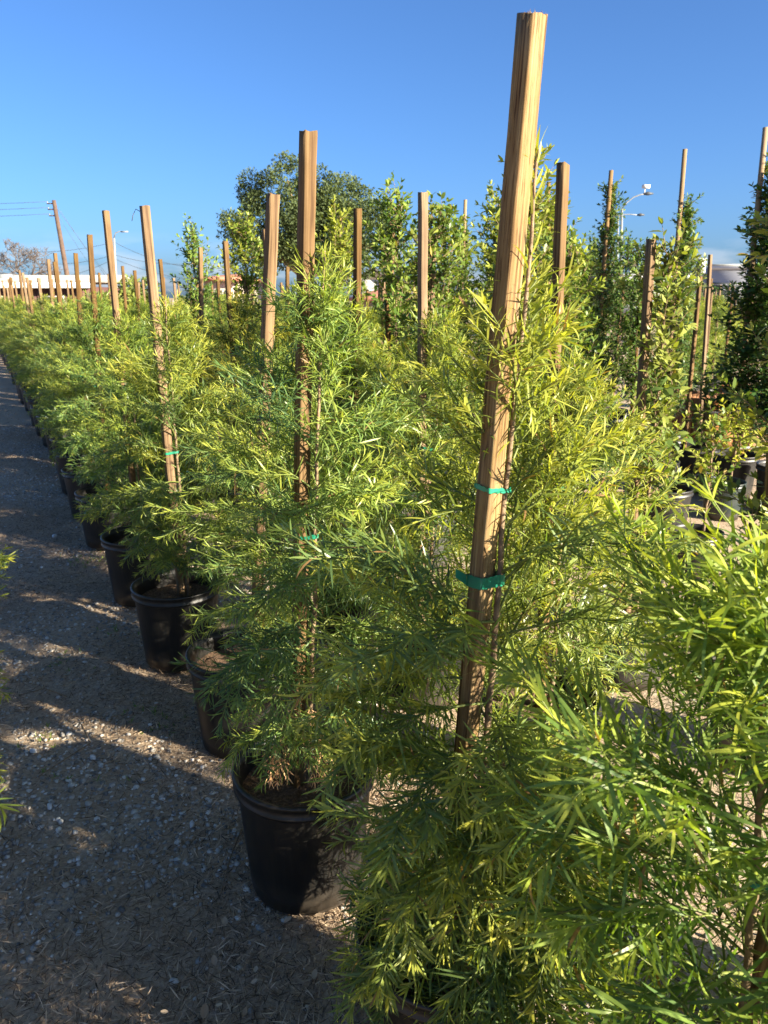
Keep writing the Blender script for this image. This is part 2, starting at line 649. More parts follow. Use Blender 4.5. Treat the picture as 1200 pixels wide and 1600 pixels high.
def leaves_on(g, P, L, t0, spacing, lmin, lmax, wid, tone0, tonetip, ang0=56, ang1=20, flat=0.42, tipfrac=0.5, sag=0.22):
    n = max(3, int(L * (1 - t0) / spacing))
    t = t0 + (1 - t0) * (np.arange(n) + g.random(n) * 0.6) / n
    t = np.append(t, np.full(3, 0.985))
    n = len(t)
    pos, ax = path_at(P, t)
    ax = ax / (np.linalg.norm(ax, axis=1, keepdims=True) + 1e-12)
    up = np.array([0, 0, 1.0])
    s = np.cross(ax, up)
    s /= np.linalg.norm(s, axis=1, keepdims=True) + 1e-9
    v = np.cross(s, ax)
    ph = np.arange(n) * 2.39996 + g.random() * 6.28 + g.normal(0, 0.25, n)
    rad = np.cos(ph)[:, None] * s + flat * np.sin(ph)[:, None] * v
    rad /= np.linalg.norm(rad, axis=1, keepdims=True) + 1e-9
    a = np.radians(ang0 + (ang1 - ang0) * np.clip((t - t0) / (1 - t0), 0, 1) ** 1.6 + g.normal(0, 9, n))
    D = np.cos(a)[:, None] * ax + np.sin(a)[:, None] * rad
    D += g.normal(0, 0.12, (n, 3))
    D[:, 2] -= sag * g.uniform(0.2, 1.4, n) * np.clip(1.2 - t, 0, 1)
    nor = ax * 0.6 + up * 0.8 - rad * 0.2 + g.normal(0, 0.35, (n, 3))
    ln = g.uniform(lmin, lmax, n) * (1 - (1 - tipfrac) * np.clip((t - 0.7) / 0.3, 0, 1)) * (0.7 + 0.3 * np.clip(t / 0.25, 0, 1))
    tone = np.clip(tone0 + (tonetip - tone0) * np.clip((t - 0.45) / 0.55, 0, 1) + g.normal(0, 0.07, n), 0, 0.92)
    tone = np.where(g.random(n) < 0.014, 0.99, tone)
    return dict(pos=pos, dir=D, nor=nor, len=ln, wid=wid * g.uniform(0.8, 1.2, n), tone=tone, kind=g.integers(0, 4, n))


def cat(Ls):
    return {k: np.concatenate([L[k] for L in Ls]) for k in Ls[0]}


def sub(L, m):
    return {k: v[m] for k, v in L.items()}


SOIL = 0.325


def grow_fern(seed, H=1.75, rmax=0.27, nb=50, lean=(0, 0), off=(0.03, 0.0), lmin=0.05, lmax=0.082, wid=0.0050, tone=0.4, tspread=0.22, zlow=0.46, low_droop=1.0, spacing=0.0075, top_tone=0.25, low_boost=0.0, zhigh=None, front=0.0, left=1.0, extra=(), tip=0.66):
    g = np.random.default_rng(seed)
    zs = np.linspace(SOIL - 0.03, H, 26)
    wx = np.cumsum(g.normal(0, 0.004, 26))
    wy = np.cumsum(g.normal(0, 0.004, 26))
    wx -= wx * 0.5
    trunk = np.stack([off[0] + lean[0] * (zs - SOIL) + wx, off[1] + lean[1] * (zs - SOIL) + wy, zs], axis=1)
    Ls, branches = [], []
    for b in range(nb + len(extra)):
        u = (b + g.random() * 0.8) / nb
        if b >= nb:
            u = (extra[b - nb][0] - zlow) / ((zhigh or H - 0.10) - zlow)
            u = max(u, 0.0)
        z = zlow + ((zhigh or H - 0.10) - zlow) * u ** 0.92
        p, tdir = path_at(trunk, np.array([(z - zs[0]) / (H - zs[0])]))
        az = b * 2.39996 + g.normal(0, 0.35)
        face = math.cos(az + math.pi / 2)      # towards the path's near end, where the stake stands
        if b >= nb:
            az = R(extra[b - nb][1])
        elif front and face > (0.15 if front > 0.9 and 0.9 < z < 1.62 else 0.5) and z > 0.72 and g.random() < front:
            continue
        prof = (0.72 + 0.4 * math.sin(math.pi * min(1, (u + 0.15) * 0.9))) * (1.0 if u < 0.62 else max(0.25, 1 - (u - 0.62) / 0.38 * tip))
        L = rmax * prof * g.uniform(0.65, 1.3) * (1 + low_boost * max(0, 1 - u / 0.4))
        if z < 0.8 and math.cos(az) < -0.4:
            L *= left
        el = R(24 + 36 * u + g.normal(0, 11))
        if b >= nb:
            L, el = extra[b - nb][2], R(extra[b - nb][3])
        d = np.array([math.cos(az) * math.cos(el), math.sin(az) * math.cos(el), math.sin(el)])
        droop = (4.6 - 4.2 * u) * low_droop * (0.27 / max(L, 0.1)) ** 0.3
        P = grow_path(g, p[0], d, L, 10, droop, 0.05)
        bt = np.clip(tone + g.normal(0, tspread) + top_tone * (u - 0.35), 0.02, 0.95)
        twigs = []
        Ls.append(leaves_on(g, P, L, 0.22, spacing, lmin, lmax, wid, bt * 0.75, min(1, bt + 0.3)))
        nt_ = max(2, int(L / 0.036 + g.integers(0, 2)))
        for k in range(nt_):
            t = 0.22 + 0.7 * (k + g.random() * 0.7) / nt_
            q, ax = path_at(P, np.array([t]))
            ax = ax[0] / np.linalg.norm(ax[0])
            s = np.cross(ax, [0, 0, 1.0])
            s /= np.linalg.norm(s) + 1e-9
            sg = 1 if k % 2 else -1
            aa = R(g.uniform(32, 58))
            d2 = math.cos(aa) * ax + math.sin(aa) * (sg * s * g.uniform(0.6, 1) + np.array([0, 0, g.normal(0.25, 0.35)]))
            d2 /= np.linalg.norm(d2)
            L2 = g.uniform(0.08, 0.17) * (1.1 - 0.45 * t) * (0.75 + 0.35 * prof)
            P2 = grow_path(g, q[0], d2, L2, 5, 1.5 * (1 - u) - 0.8, 0.06)
            twigs.append((P2, L2))
            tt = np.clip(bt + g.normal(0, 0.08), 0.02, 0.95)
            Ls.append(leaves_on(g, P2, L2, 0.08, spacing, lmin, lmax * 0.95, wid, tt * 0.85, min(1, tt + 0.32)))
        branches.append((P, L, twigs))
    Pt = trunk[-9:]
    Lt = float(np.linalg.norm(np.diff(Pt, axis=0), axis=1).sum())
    Ls.append(leaves_on(g, Pt, Lt, 0.0, 0.011, lmin, lmax, wid, min(1, tone + 0.12), min(1, tone + 0.5), 55, 18, 1.0, 0.7))
    return dict(trunk=trunk, branches=branches, leaves=cat(Ls), H=H)


def trunk_mesh(tr, r0=0.0095, r1=0.0028, name='trunk'):
    n = len(tr)
    return MB().tube(tr, np.linspace(r0, r1, n), 7).mesh(name, M['bark'], True)


def branch_mesh(bs, mat, name='branch', twr=0.0011):
    mb = MB()
    for P, L, tw in bs:
        mb.tube(P, np.linspace(0.0032, 0.0013, len(P)), 5, False)
        for P2, L2 in tw:
            mb.tube(P2, np.linspace(0.0018, 0.0009, len(P2)), 4, False)
    return mb.mesh(name, mat, True)


def grow_broad(seed, H=2.1, r=0.24, nb=60, leaf=(0.042, 0.062), wr=0.40, tone=0.45, zlow=0.5, spacing=0.017, el0=48, bare=0.0, column=False, top=0.12, slope=0.0):
    g = np.random.default_rng(seed)
    zs = np.linspace(SOIL - 0.03, H, 22)
    wx, wy = np.cumsum(g.normal(0, 0.006, 22)), np.cumsum(g.normal(0, 0.006, 22))
    trunk = np.stack([0.04 + wx * 0.6, wy * 0.6, zs], axis=1)
    Ls, branches = [], []
    for b in range(nb):
        u = (b + g.random()) / nb
        z = zlow + (H - 0.04 - zlow) * u
        p, _ = path_at(trunk, np.array([(z - zs[0]) / (H - zs[0])]))
        az = b * 2.39996 + g.normal(0, 0.4)
        prof = (1.0 - slope * u) if u < 0.75 else (1.0 - slope * u) * max(0.3, 1 - (u - 0.75) / 0.25 * 0.75)
        L = r * prof * g.uniform(0.65, 1.3)
        el = R(el0 + 14 * u + g.normal(0, 11))
        d = np.array([math.cos(az) * math.cos(el), math.sin(az) * math.cos(el), math.sin(el)])
        P = grow_path(g, p[0], d, L * 1.25, 8, -0.4, 0.07)
        bt = np.clip(tone + g.normal(0, 0.17) + top * u, 0.02, 0.95)
        Ls.append(leaves_on(g, P, L * 1.25, 0.15, spacing, leaf[0], leaf[1], 0.0, bt, min(1, bt + 0.3), 66, 30, 0.8, 0.7))
        twigs = []
        for k in range(max(2, int(L / 0.055))):
            t = 0.2 + 0.7 * g.random()
            q, ax = path_at(P, np.array([t]))
            ax = ax[0] / np.linalg.norm(ax[0])
            d2 = ax + g.normal(0, 0.5, 3) + np.array([0, 0, 0.15])
            d2 /= np.linalg.norm(d2)
            L2 = g.uniform(0.07, 0.16)
            P2 = grow_path(g, q[0], d2, L2, 4, -0.5, 0.08)
            twigs.append((P2, L2))
            tt = np.clip(bt + g.normal(0, 0.1), 0.02, 0.95)
            Ls.append(leaves_on(g, P2, L2, 0.1, spacing, leaf[0], leaf[1], 0.0, tt, min(1, tt + 0.25), 66, 30, 0.8, 0.7))
        branches.append((P, L, twigs))
    Ls.append(leaves_on(g, trunk[-6:], (H - zs[0]) * 5 / 21, 0.0, 0.02, leaf[0], leaf[1], 0.0, tone + 0.1, min(1, tone + 0.45), 50, 20, 1.0, 0.8))
    L = cat(Ls)
    L['wid'] = L['len'] * wr * g.uniform(0.85, 1.15, len(L['len']))
    L['kind'] = g.integers(0, 3, len(L['len']))
    return dict(trunk=trunk, branches=branches, leaves=L, H=H)


# ------------------------------------------------------------------ pots, stakes, ties
def pot_meshes(mat, rt=0.212, rb=0.172, h=0.40, rim=0.045, square=False):
    body = [(0.0, 0.006), (rb - 0.012, 0.004), (rb - 0.003, 0.006), (rb - 0.001, 0.012), (rb, 0.02)]
    k = 8
    for i in range(k + 1):
        t = i / k
        z = 0.02 + (h - rim - 0.02) * t
        body.append((rb + (rt - 0.012 - rb) * t + 0.001, z))
    ri = rt - 0.017
    inner = [(ri, h - 0.02), (ri - 0.004, SOIL * h / 0.40 - 0.02)]
    bm = MB().lathe(body, 40)
    bm.lathe(inner[::-1], 40)
    rimp = [(rt - 0.012, h - rim), (rt - 0.001, h - rim - 0.001), (rt + 0.001, h - rim + 0.004), (rt + 0.001, h - rim + 0.010), (rt - 0.003, h - rim + 0.013),
            (rt - 0.001, h - 0.012), (rt + 0.003, h - 0.006), (rt + 0.002, h), (rt - 0.004, h + 0.003), (rt - 0.012, h), (ri, h - 0.02)]
    rm = MB().lathe(rimp, 40)
    return bm.mesh('pot', mat, True), rm.mesh('rim', mat, True)


def soil_mesh(r=0.192, z=SOIL, seed=1):
    g = np.random.default_rng(seed)
    rings, n = 7, 28
    V = [(0, 0, z + 0.012)]
    for i in range(1, rings + 1):
        for j in range(n):
            a = 2 * math.pi * j / n
            rr = r * i / rings
            V.append((rr * math.cos(a), rr * math.sin(a), z + 0.012 * (1 - i / rings) + g.normal(0, 0.004)))
    F3 = [(0, 1 + j, 1 + (j + 1) % n) for j in range(n)]
    F4 = []
    for i in range(rings - 1):
        for j in range(n):
            a, b = 1 + i * n + j, 1 + i * n + (j + 1) % n
            F4.append((a, a + n, b + n, b))
    return mesh_np('potting_soil', V, [np.array(F4), np.array(F3)], M['soil'], None, True)


POT = {'black': pot_meshes(M['pot']), 'grey': pot_meshes(M['greypot']), 'green': pot_meshes(M['greenpot'])}
SOILM = [soil_mesh(seed=s) for s in range(3)]


def stake_mesh(L, s=0.036, seed=0, mat=None, jag=False):
    """a rough sawn square stake, its foot at the origin, with worn arrises and a slightly uneven section"""
    g = np.random.default_rng(seed)
    mat = mat or M['wood']
    n = 26
    h = s / 2
    ch = 0.0022
    base = np.array([(-h + ch, -h), (0, -h), (h - ch, -h), (h, -h + ch), (h, 0), (h, h - ch), (h - ch, h), (0, h), (-h + ch, h), (-h, h - ch), (-h, 0), (-h, -h + ch)])
    k = len(base)
    bend = np.cumsum(g.normal(0, 0.0006, (n, 2)), axis=0)
    bend -= np.linspace(0, 1, n)[:, None] * bend[-1]
    V = []
    for i in range(n):
        z = L * i / (n - 1)
        w = base * (1 + g.normal(0, 0.006)) + g.normal(0, 0.00035, base.shape) + bend[i]
        for x, y in w:
            V.append((x, y, z))
    V = np.array(V)
    V[-k:, 2] += g.uniform(-0.005, 0.004, k) * (0.9 if jag else 1)
    F4 = []
    for i in range(n - 1):
        for j in range(k):
            a, b = i * k + j, i * k + (j + 1) % k
            F4.append((a, b, b + k, a + k))
    c = len(V)
    V = np.vstack([V, [[bend[-1][0], bend[-1][1], L + 0.001]]])
    F3 = [(c, (n - 1) * k + j, (n - 1) * k + (j + 1) % k) for j in range(k)]
    if jag:      # torn fibres standing on the sawn end
        sv, sf, q = [V], [], len(V)
        for i in range(26):
            x, y = g.uniform(-h * .9, h * .9, 2) + bend[-1]
            a, r_, hh = g.random() * 6.28, g.uniform(0.0008, 0.002), g.uniform(0.003, 0.010)
            sv.append(np.array([(x + r_ * math.cos(a + t), y + 1.6 * r_ * math.sin(a + t), L - 0.006) for t in (0, 2.1, 4.2)] + [(x + g.normal(0, .001), y, L + hh)]))
            sf += [(q, q + 1, q + 3), (q + 1, q + 2, q + 3), (q + 2, q, q + 3)]
            q += 4
        V = np.vstack(sv)
        F3 = F3 + sf
    me = mesh_np('stake', V, [np.array(F4), np.array(F3)], mat)
    return me


STAKES = [stake_mesh(2.12, 0.0295 + 0.001 * (i % 3), 20 + i) for i in range(5)]
STAKE_LEN = 2.12
POLES = [MB().tube([(0, 0, 0), (0.004, 0, 1.0), (0, 0.005, 2.0), (0.003, 0, 3.05)], 0.022, 12).mesh('pole', M['pole'], True)]
THIN = [MB().tube([(0, 0, 0), (0.003, 0, 0.8), (0, 0.003, 1.9)], 0.012, 8).mesh('stake', M['wood'], True)]


def put_stake(parent, me, base, top, yaw, name='stake', length=STAKE_LEN):
    """parent local base and top points; the mesh keeps its size along z up to the needed length"""
    o = link(name, me, parent)
    b, t = Vector(base), Vector(top)
    d = t - b
    q = Vector((0, 0, 1)).rotation_difference(d) @ Quaternion((0, 0, 1), yaw)
    o.rotation_mode = 'QUATERNION'
    o.rotation_quaternion = q
    o.location = b
    o.scale = (1, 1, d.length / length)
    return o


def hull(pts):
    pts = sorted(map(tuple, pts))
    def half(ps):
        h = []
        for p in ps:
            while len(h) > 1 and (h[-1][0] - h[-2][0]) * (p[1] - h[-2][1]) - (h[-1][1] - h[-2][1]) * (p[0] - h[-2][0]) <= 0:
                h.pop()
            h.append(p)
        return h
    a, b = half(pts), half(pts[::-1])
    return a[:-1] + b[:-1]


def tie_mesh(sc, yaw, s, tc_, tr, z, hgt, tilt=0.15, tail=False):
    """green tape drawn round a stake (centre sc, side s, yaw) and a stem (centre tc_, radius tr)"""
    pts = []
    for sx, sy in ((-1, -1), (1, -1), (1, 1), (-1, 1)):
        x, y = sx * (s / 2 + 0.002), sy * (s / 2 + 0.002)
        pts.append((sc[0] + x * math.cos(yaw) - y * math.sin(yaw), sc[1] + x * math.sin(yaw) + y * math.cos(yaw)))
    for k in range(10):
        a = k * math.pi / 5
        pts.append((tc_[0] + (tr + 0.002) * math.cos(a), tc_[1] + (tr + 0.002) * math.sin(a)))
    H0 = hull(pts)
    H = []
    for i, p in enumerate(H0):
        q = H0[(i + 1) % len(H0)]
        m = max(1, int(math.hypot(q[0] - p[0], q[1] - p[1]) / 0.006))
        H += [(p[0] + (q[0] - p[0]) * j / m, p[1] + (q[1] - p[1]) * j / m) for j in range(m)]
    n = len(H)
    gt = np.random.default_rng(int(z * 977))
    cx = sum(p[0] for p in H) / n
    V = []
    for x, y in H:
        zz = z - (x - cx) * tilt
        jx, jy, jz, jh = gt.normal(0, 0.0006, 4)
        V += [(x + jx, y + jy, zz - hgt / 2 + jz), (x - jx, y - jy, zz + hgt / 2 + jh * 2)]
    F = [(2 * i, 2 * ((i + 1) % n), 2 * ((i + 1) % n) + 1, 2 * i + 1) for i in range(n)]
    if tail:
        x, y = min(H0)
        zz = z - (x - cx) * tilt
        i = len(V)
        V += [(x, y - 0.001, zz - hgt * 0.45), (x, y - 0.001, zz + hgt * 0.45), (x - 0.022, y - 0.008, zz + hgt * 0.1 + 0.006), (x - 0.022, y - 0.008, zz + hgt * 0.5 + 0.014)]
        F.append((i, i + 2, i + 3, i + 1))
    return mesh_np('tie', V, [np.array(F)], M['tape'])


POTG = {'fern': 'staked fern pines in black nursery pots', 'broad': 'broad leaved shrubs in nursery pots', 'column': 'tall clipped column trees with round poles'}


def hide_far(leaves, frac, g):
    return g.random(len(leaves)) < frac


def build_variant(P, leafmat, templates, twigmat):
    return dict(P=P, foliage=leaf_mesh('foliage', P['leaves'], templates, leafmat), trunk=trunk_mesh(P['trunk']), twigs=branch_mesh(P['branches'], twigmat, 'branchwork'))


def potted(name, label, cat_, group, loc, rz, var, pot='black', tint=(1, 1, 1), pot_scale=1.0, stake=None, soil=0, ties=(), fscale=1.0):
    """stake: (mesh, base, top, yaw, name, length) in the thing's own frame"""
    t = thing(name, label, cat_, loc, rz, group)
    p, rim = POT[pot]
    po = link('pot', p, t)
    po.rotation_euler = (0, 0, rnd.uniform(0, 6))
    if pot_scale != 1.0:
        po.scale = (pot_scale,) * 3
    r_ = link('rim', rim, po)
    s = link('potting_soil', SOILM[soil % 3], t)
    if pot_scale != 1.0:
        s.scale = (pot_scale,) * 3
    link('trunk', var['trunk'], t)
    tw = link('branchwork', var['twigs'], t, kind='stuff')
    f = link('foliage', var['foliage'], t, kind='stuff')
    f.color = (*tint, 1)
    f.scale = tw.scale = (fscale, fscale, 1.0)
    if stake:
        put_stake(t, *stake)
    for m in ties:
        link('tie', m, t)
    return t


# ------------------------------------------------------------------ ground
def ground_z(X, Y):
    e = np.clip((6.0 - np.abs(X)) / 1.0, 0, 1) * np.clip((11.0 - np.abs(Y - 0.5)) / 1.0, 0, 1)
    return e * (0.010 * np.sin(X * 2.1 + 0.6 * Y) + 0.008 * np.sin(Y * 2.7 - X) + 0.004 * np.sin(X * 7.3 + Y * 5.1)) - 0.008


def build_ground():
    g = np.random.default_rng(3)
    xs = np.concatenate([[-1500, -400, -120, -40, -15], np.linspace(-6, 6, 170), [9, 15, 40, 120, 400, 1500]])
    ys = np.concatenate([[-900, -200, -40, -10, -3], np.linspace(-1, 12, 185), [15, 20, 40, 120, 400, 2000]])
    X, Y = np.meshgrid(xs, ys, indexing='ij')
    Z = ground_z(X, Y) + np.where((np.abs(X) < 6) & (np.abs(Y - 5) < 6), g.normal(0, 0.0016, X.shape), 0)
    n, m = X.shape
    V = np.stack([X, Y, Z], -1).reshape(-1, 3)
    i = np.arange(n - 1)[:, None] * m
    j = np.arange(m - 1)[None, :]
    F = np.stack([i + j, i + m + j, i + m + j + 1, i + j + 1], -1).reshape(-1, 4)
    o = link('ground', mesh_np('ground', V, [F], M['ground'], None, True), kind='structure')
    return o


build_ground()

RD = np.array([-0.457, 0.889])
RN = np.array([0.889, 0.457])
ORI = np.array([-0.24, 2.02])


def rowpt(n, r):
    q = ORI + RN * n + RD * r
    return (float(q[0]), float(q[1]), 0.0)


def blob(x, y, s=1.0):
    """smooth patchiness in 0..1"""
    return 0.5 + 0.25 * (np.sin(x * 3.1 * s + 1.3 * np.sin(y * 2.3 * s)) + np.sin(y * 3.7 * s + 1.7 * np.sin(x * 1.9 * s + 0.5)))


def scatter_ground():
    g = np.random.default_rng(5)
    # pebbles
    ico = np.array([(0, 0, 1), (0.894, 0, 0.447), (0.276, 0.851, 0.447), (-0.724, 0.526, 0.447), (-0.724, -0.526, 0.447), (0.276, -0.851, 0.447),
                    (0.724, 0.526, -0.447), (-0.276, 0.851, -0.447), (-0.894, 0, -0.447), (-0.276, -0.851, -0.447), (0.724, -0.526, -0.447), (0, 0, -1)])
    icf = np.array([(0, 1, 2), (0, 2, 3), (0, 3, 4), (0, 4, 5), (0, 5, 1), (1, 6, 2), (2, 7, 3), (3, 8, 4), (4, 9, 5), (5, 10, 1), (6, 7, 2), (7, 8, 3), (8, 9, 4), (9, 10, 5), (10, 6, 1)])
    def pts(n, rmax, nlo=-1.9, nhi=3.6):
        r = 0.2 + (rmax) * g.random(n * 3) ** 1.9 - 1.6
        q = g.uniform(nlo, nhi, n * 3)
        P = ORI + RN * q[:, None] + RD * r[:, None]
        return P, q
    def both(n_main, n_wide):
        a, qa = pts(n_wide, 17.0)
        r = -1.3 + 11.5 * g.random(n_main) ** 1.8
        qb = g.uniform(-1.75, 0.75, n_main)
        b = ORI + RN * qb[:, None] + RD * r[:, None]
        P, q = np.concatenate([a[:n_wide], b]), np.concatenate([qa[:n_wide], qb])
        o = g.permutation(len(P))
        return P[o], q[o]
    P, q = both(56000, 16000)
    pr = blob(P[:, 0], P[:, 1], 1.0) * 0.9 + 0.25 * blob(P[:, 0], P[:, 1], 2.7)
    keep = (g.random(len(P)) < np.clip((pr - 0.36) * 2.2, 0.05, 1)) & (P[:, 1] > 0.9)
    P = P[keep][:30000]
    n = len(P)
    sz = np.clip(np.exp(g.normal(math.log(0.0056), 0.38, n)), 0.002, 0.0125)
    V = ico[None] * sz[:, None, None] * g.uniform(0.7, 1.3, (n, 1, 3)) * g.uniform(0.82, 1.18, (n, 12, 3))
    V[:, :, 2] *= 0.62
    a = g.random(n) * 6.28
    c, s = np.cos(a)[:, None], np.sin(a)[:, None]
    x = V[:, :, 0] * c - V[:, :, 1] * s
    y = V[:, :, 0] * s + V[:, :, 1] * c
    V[:, :, 0] = x + P[:, 0:1]
    V[:, :, 1] = y + P[:, 1:2]
    V[:, :, 2] += sz[:, None] * 0.3 + ground_z(P[:, 0], P[:, 1])[:, None]
    F = (icf[None] + (np.arange(n) * 12)[:, None, None]).reshape(-1, 3)
    tone = np.repeat(g.random(n) ** 1.1, 12)
    link('gravel', mesh_np('gravel', V.reshape(-1, 3), [F], M['pebble'], tone), kind='stuff')
    # dead needles
    P, q = both(240000, 70000)
    pr = 1 - blob(P[:, 0], P[:, 1], 1.0) * 0.9
    near_row = np.exp(-(q / 0.5) ** 2) + np.exp(-((q - 0.88) / 0.6) ** 2)
    keep = (g.random(len(P)) < np.clip(pr * 0.95 + 0.35 * near_row - 0.05, 0.12, 1)) & (P[:, 1] > 0.9)
    P = P[keep][:200000]
    n = len(P)
    a = g.random(n) * 6.28
    tilt = g.normal(0.0, 0.22, n)
    D = np.stack([np.cos(a) * np.cos(tilt), np.sin(a) * np.cos(tilt), np.sin(tilt)], 1)
    L = dict(pos=np.stack([P[:, 0], P[:, 1], ground_z(P[:, 0], P[:, 1]) + 0.002 + 0.012 * g.random(n) ** 1.5], 1), dir=D, nor=np.array([0, 0, 1.0]) + g.normal(0, 0.5, (n, 3)),
             len=g.uniform(0.022, 0.06, n), wid=g.uniform(0.0020, 0.0040, n), tone=np.clip(g.beta(1.0, 1.35, n), 0, 1), kind=g.integers(0, 4, n))
    o = link('needle_litter', leaf_mesh('needle_litter', L, [leaf_template([(0, 0), (0.4, 0.5), (1, 0)], c, None, sd) for c, sd in ((0.6, 0.4), (1.2, -0.4), (-0.6, 0.5), (0.2, -0.2))], M['deadleaf']), kind='stuff')
    # seedlings of weeds
    Ls = []
    for x, y, k in ((-2.05, 5.05, 40), (-1.75, 5.1, 22), (-1.38, 2.75, 8), (-1.05, 3.0, 9), (-1.62, 3.5, 10), (-0.95, 2.85, 8), (-1.1, 4.1, 8), (-1.4, 3.85, 10), (-1.15, 2.55, 5)):
        for i in range(k):
            bx, by = x + g.normal(0, 0.10), y + g.normal(0, 0.07)
            m = 6
            aa = g.random(m) * 6.28
            e = g.uniform(0.5, 1.2, m)
            Ls.append(dict(pos=np.tile([bx, by, 0.0], (m, 1)), dir=np.stack([np.cos(aa) * np.cos(e), np.sin(aa) * np.cos(e), np.sin(e)], 1), nor=np.tile([0.1, 0, 1.0], (m, 1)),
                           len=g.uniform(0.012, 0.035, m), wid=g.uniform(0.002, 0.005, m), tone=g.uniform(0.3, 0.6, m), kind=g.integers(0, 4, m)))
    link('weeds', leaf_mesh('weeds', cat(Ls), T_FERN, M['fern']), kind='stuff')


scatter_ground()

# ------------------------------------------------------------------ the row of fern pines along the path
def local(root, p):
    q = Vector(p) - Vector(root.location)
    c, s = math.cos(-root.rotation_euler[2]), math.sin(-root.rotation_euler[2])
    return Vector((q.x * c - q.y * s, q.x * s + q.y * c, q.z))


def near_fern(label, loc, top_px, stake_base, yaw, P, pot='black', tint=(1, 1, 1), nleaf=0, ties=((1.0, 0.012),), smat=None, ssize=0.036, seed=1, jag=False, tail=False, tr=0.009):
    """one of the plants nearest the camera: its own growth, its branches one by one and its nearest leaves one by one"""
    t = thing('potted_tree', label, 'potted tree', loc, 0, POTG['fern'])
    p, rim = POT[pot]
    po = link('pot', p, t)
    po.rotation_euler = (0, 0, rnd.uniform(0, 6))
    link('rim', rim, po)
    link('potting_soil', SOILM[seed % 3], t)
    link('trunk', trunk_mesh(P['trunk'], tr, 0.0028), t)
    for b in P['branches']:
        link('branch', branch_mesh([b], M['shoot']), t)
    L = P['leaves']
    keep = np.ones(len(L['pos']), bool)
    if nleaf:
        W = L['pos'] + L['dir'] / np.linalg.norm(L['dir'], axis=1, keepdims=True) * L['len'][:, None] * 0.5 + np.array(loc)
        ax = W[:, 1] * math.cos(PITCH) - (W[:, 2] - EYE) * math.sin(PITCH)
        upc = W[:, 1] * math.sin(PITCH) + (W[:, 2] - EYE) * math.cos(PITCH)
        px = 600 + FPX * W[:, 0] / np.maximum(ax, 0.05)
        py = 800 - FPX * upc / np.maximum(ax, 0.05)
        inside = (ax > 0.2) & (px > 5) & (px < 1195) & (py > 5) & (py < 1595)
        size = np.where(inside, L['len'] / np.maximum(ax, 0.05), 0)
        pick = np.argsort(-size)[:nleaf]
        pick = pick[size[pick] > 0]
        keep[pick] = False
        D, Y, Z = frames(L['dir'], L['nor'])
        for i in pick:
            k = int(L['kind'][i])
            o = link('leaf', fine_leaf(k, int(round(min(L['tone'][i], 0.92) * 5)), M['fern']), t)
            l, wd = float(L['len'][i]), float(L['wid'][i])
            mat = Matrix(((D[i][0] * l, Y[i][0] * wd, Z[i][0] * l, L['pos'][i][0]), (D[i][1] * l, Y[i][1] * wd, Z[i][1] * l, L['pos'][i][1]), (D[i][2] * l, Y[i][2] * wd, Z[i][2] * l, L['pos'][i][2]), (0, 0, 0, 1)))
            o.matrix_basis = mat
            o.color = (*tint, 1)
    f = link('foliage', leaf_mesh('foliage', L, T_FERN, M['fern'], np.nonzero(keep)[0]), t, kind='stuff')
    f.color = (*tint, 1)
    top = Vector(top_px)
    base = Vector(stake_base)
    ln = (top - base).length
    me = stake_mesh(ln, ssize, seed, smat or M['wood'], jag)
    st = put_stake(t, me, local(t, base), local(t, top), yaw, 'stake', ln)
    for j, (z, h) in enumerate(ties):
        f_ = (z - base.z) / (top.z - base.z)
        c = local(t, base.lerp(top, f_))
        q, _ = path_at(P['trunk'], np.array([(z - P['trunk'][0, 2]) / (P['H'] - P['trunk'][0, 2])]))
        link('tie', tie_mesh((c.x, c.y), yaw, ssize, (q[0][0], q[0][1]), tr * 0.9, z, h, 0.15 if j else -0.1, tail and j == 0), t)
    return t, st


def fern_at_stake(seed, loc, base, top, dx=0.032, dy=-0.012, **kw):
    """growth whose stem keeps beside the stake"""
    lean = ((top[0] - base[0]) / (top[2] - base[2]), (top[1] - base[1]) / (top[2] - base[2]))
    k = SOIL - base[2]
    off = (base[0] - loc[0] + lean[0] * k + dx, base[1] - loc[1] + lean[1] * k + dy)
    return grow_fern(seed, lean=lean, off=off, **kw)


# the tall staked plant in the middle of the picture
loc0 = (0.15, 1.40, 0)
b0, t0 = (0.125, 1.40, 0.02), tuple(at(832, 24, 1.40))
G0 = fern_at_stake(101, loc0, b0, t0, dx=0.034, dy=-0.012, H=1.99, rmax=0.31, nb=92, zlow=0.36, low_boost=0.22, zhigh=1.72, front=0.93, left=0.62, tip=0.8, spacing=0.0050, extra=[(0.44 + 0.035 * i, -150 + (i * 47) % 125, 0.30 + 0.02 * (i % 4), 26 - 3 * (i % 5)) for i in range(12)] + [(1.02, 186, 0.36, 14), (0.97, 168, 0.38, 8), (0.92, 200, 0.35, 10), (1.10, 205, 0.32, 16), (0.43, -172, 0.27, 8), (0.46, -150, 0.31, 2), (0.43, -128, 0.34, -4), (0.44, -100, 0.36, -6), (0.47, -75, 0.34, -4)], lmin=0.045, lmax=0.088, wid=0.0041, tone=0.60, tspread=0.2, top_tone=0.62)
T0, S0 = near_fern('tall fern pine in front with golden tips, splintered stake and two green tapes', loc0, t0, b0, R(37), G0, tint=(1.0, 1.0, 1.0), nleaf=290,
                   ties=((1.225, 0.024), (1.405, 0.009)), smat=M['wood_near'], ssize=0.036, seed=3, jag=True, tail=True, tr=0.0095)
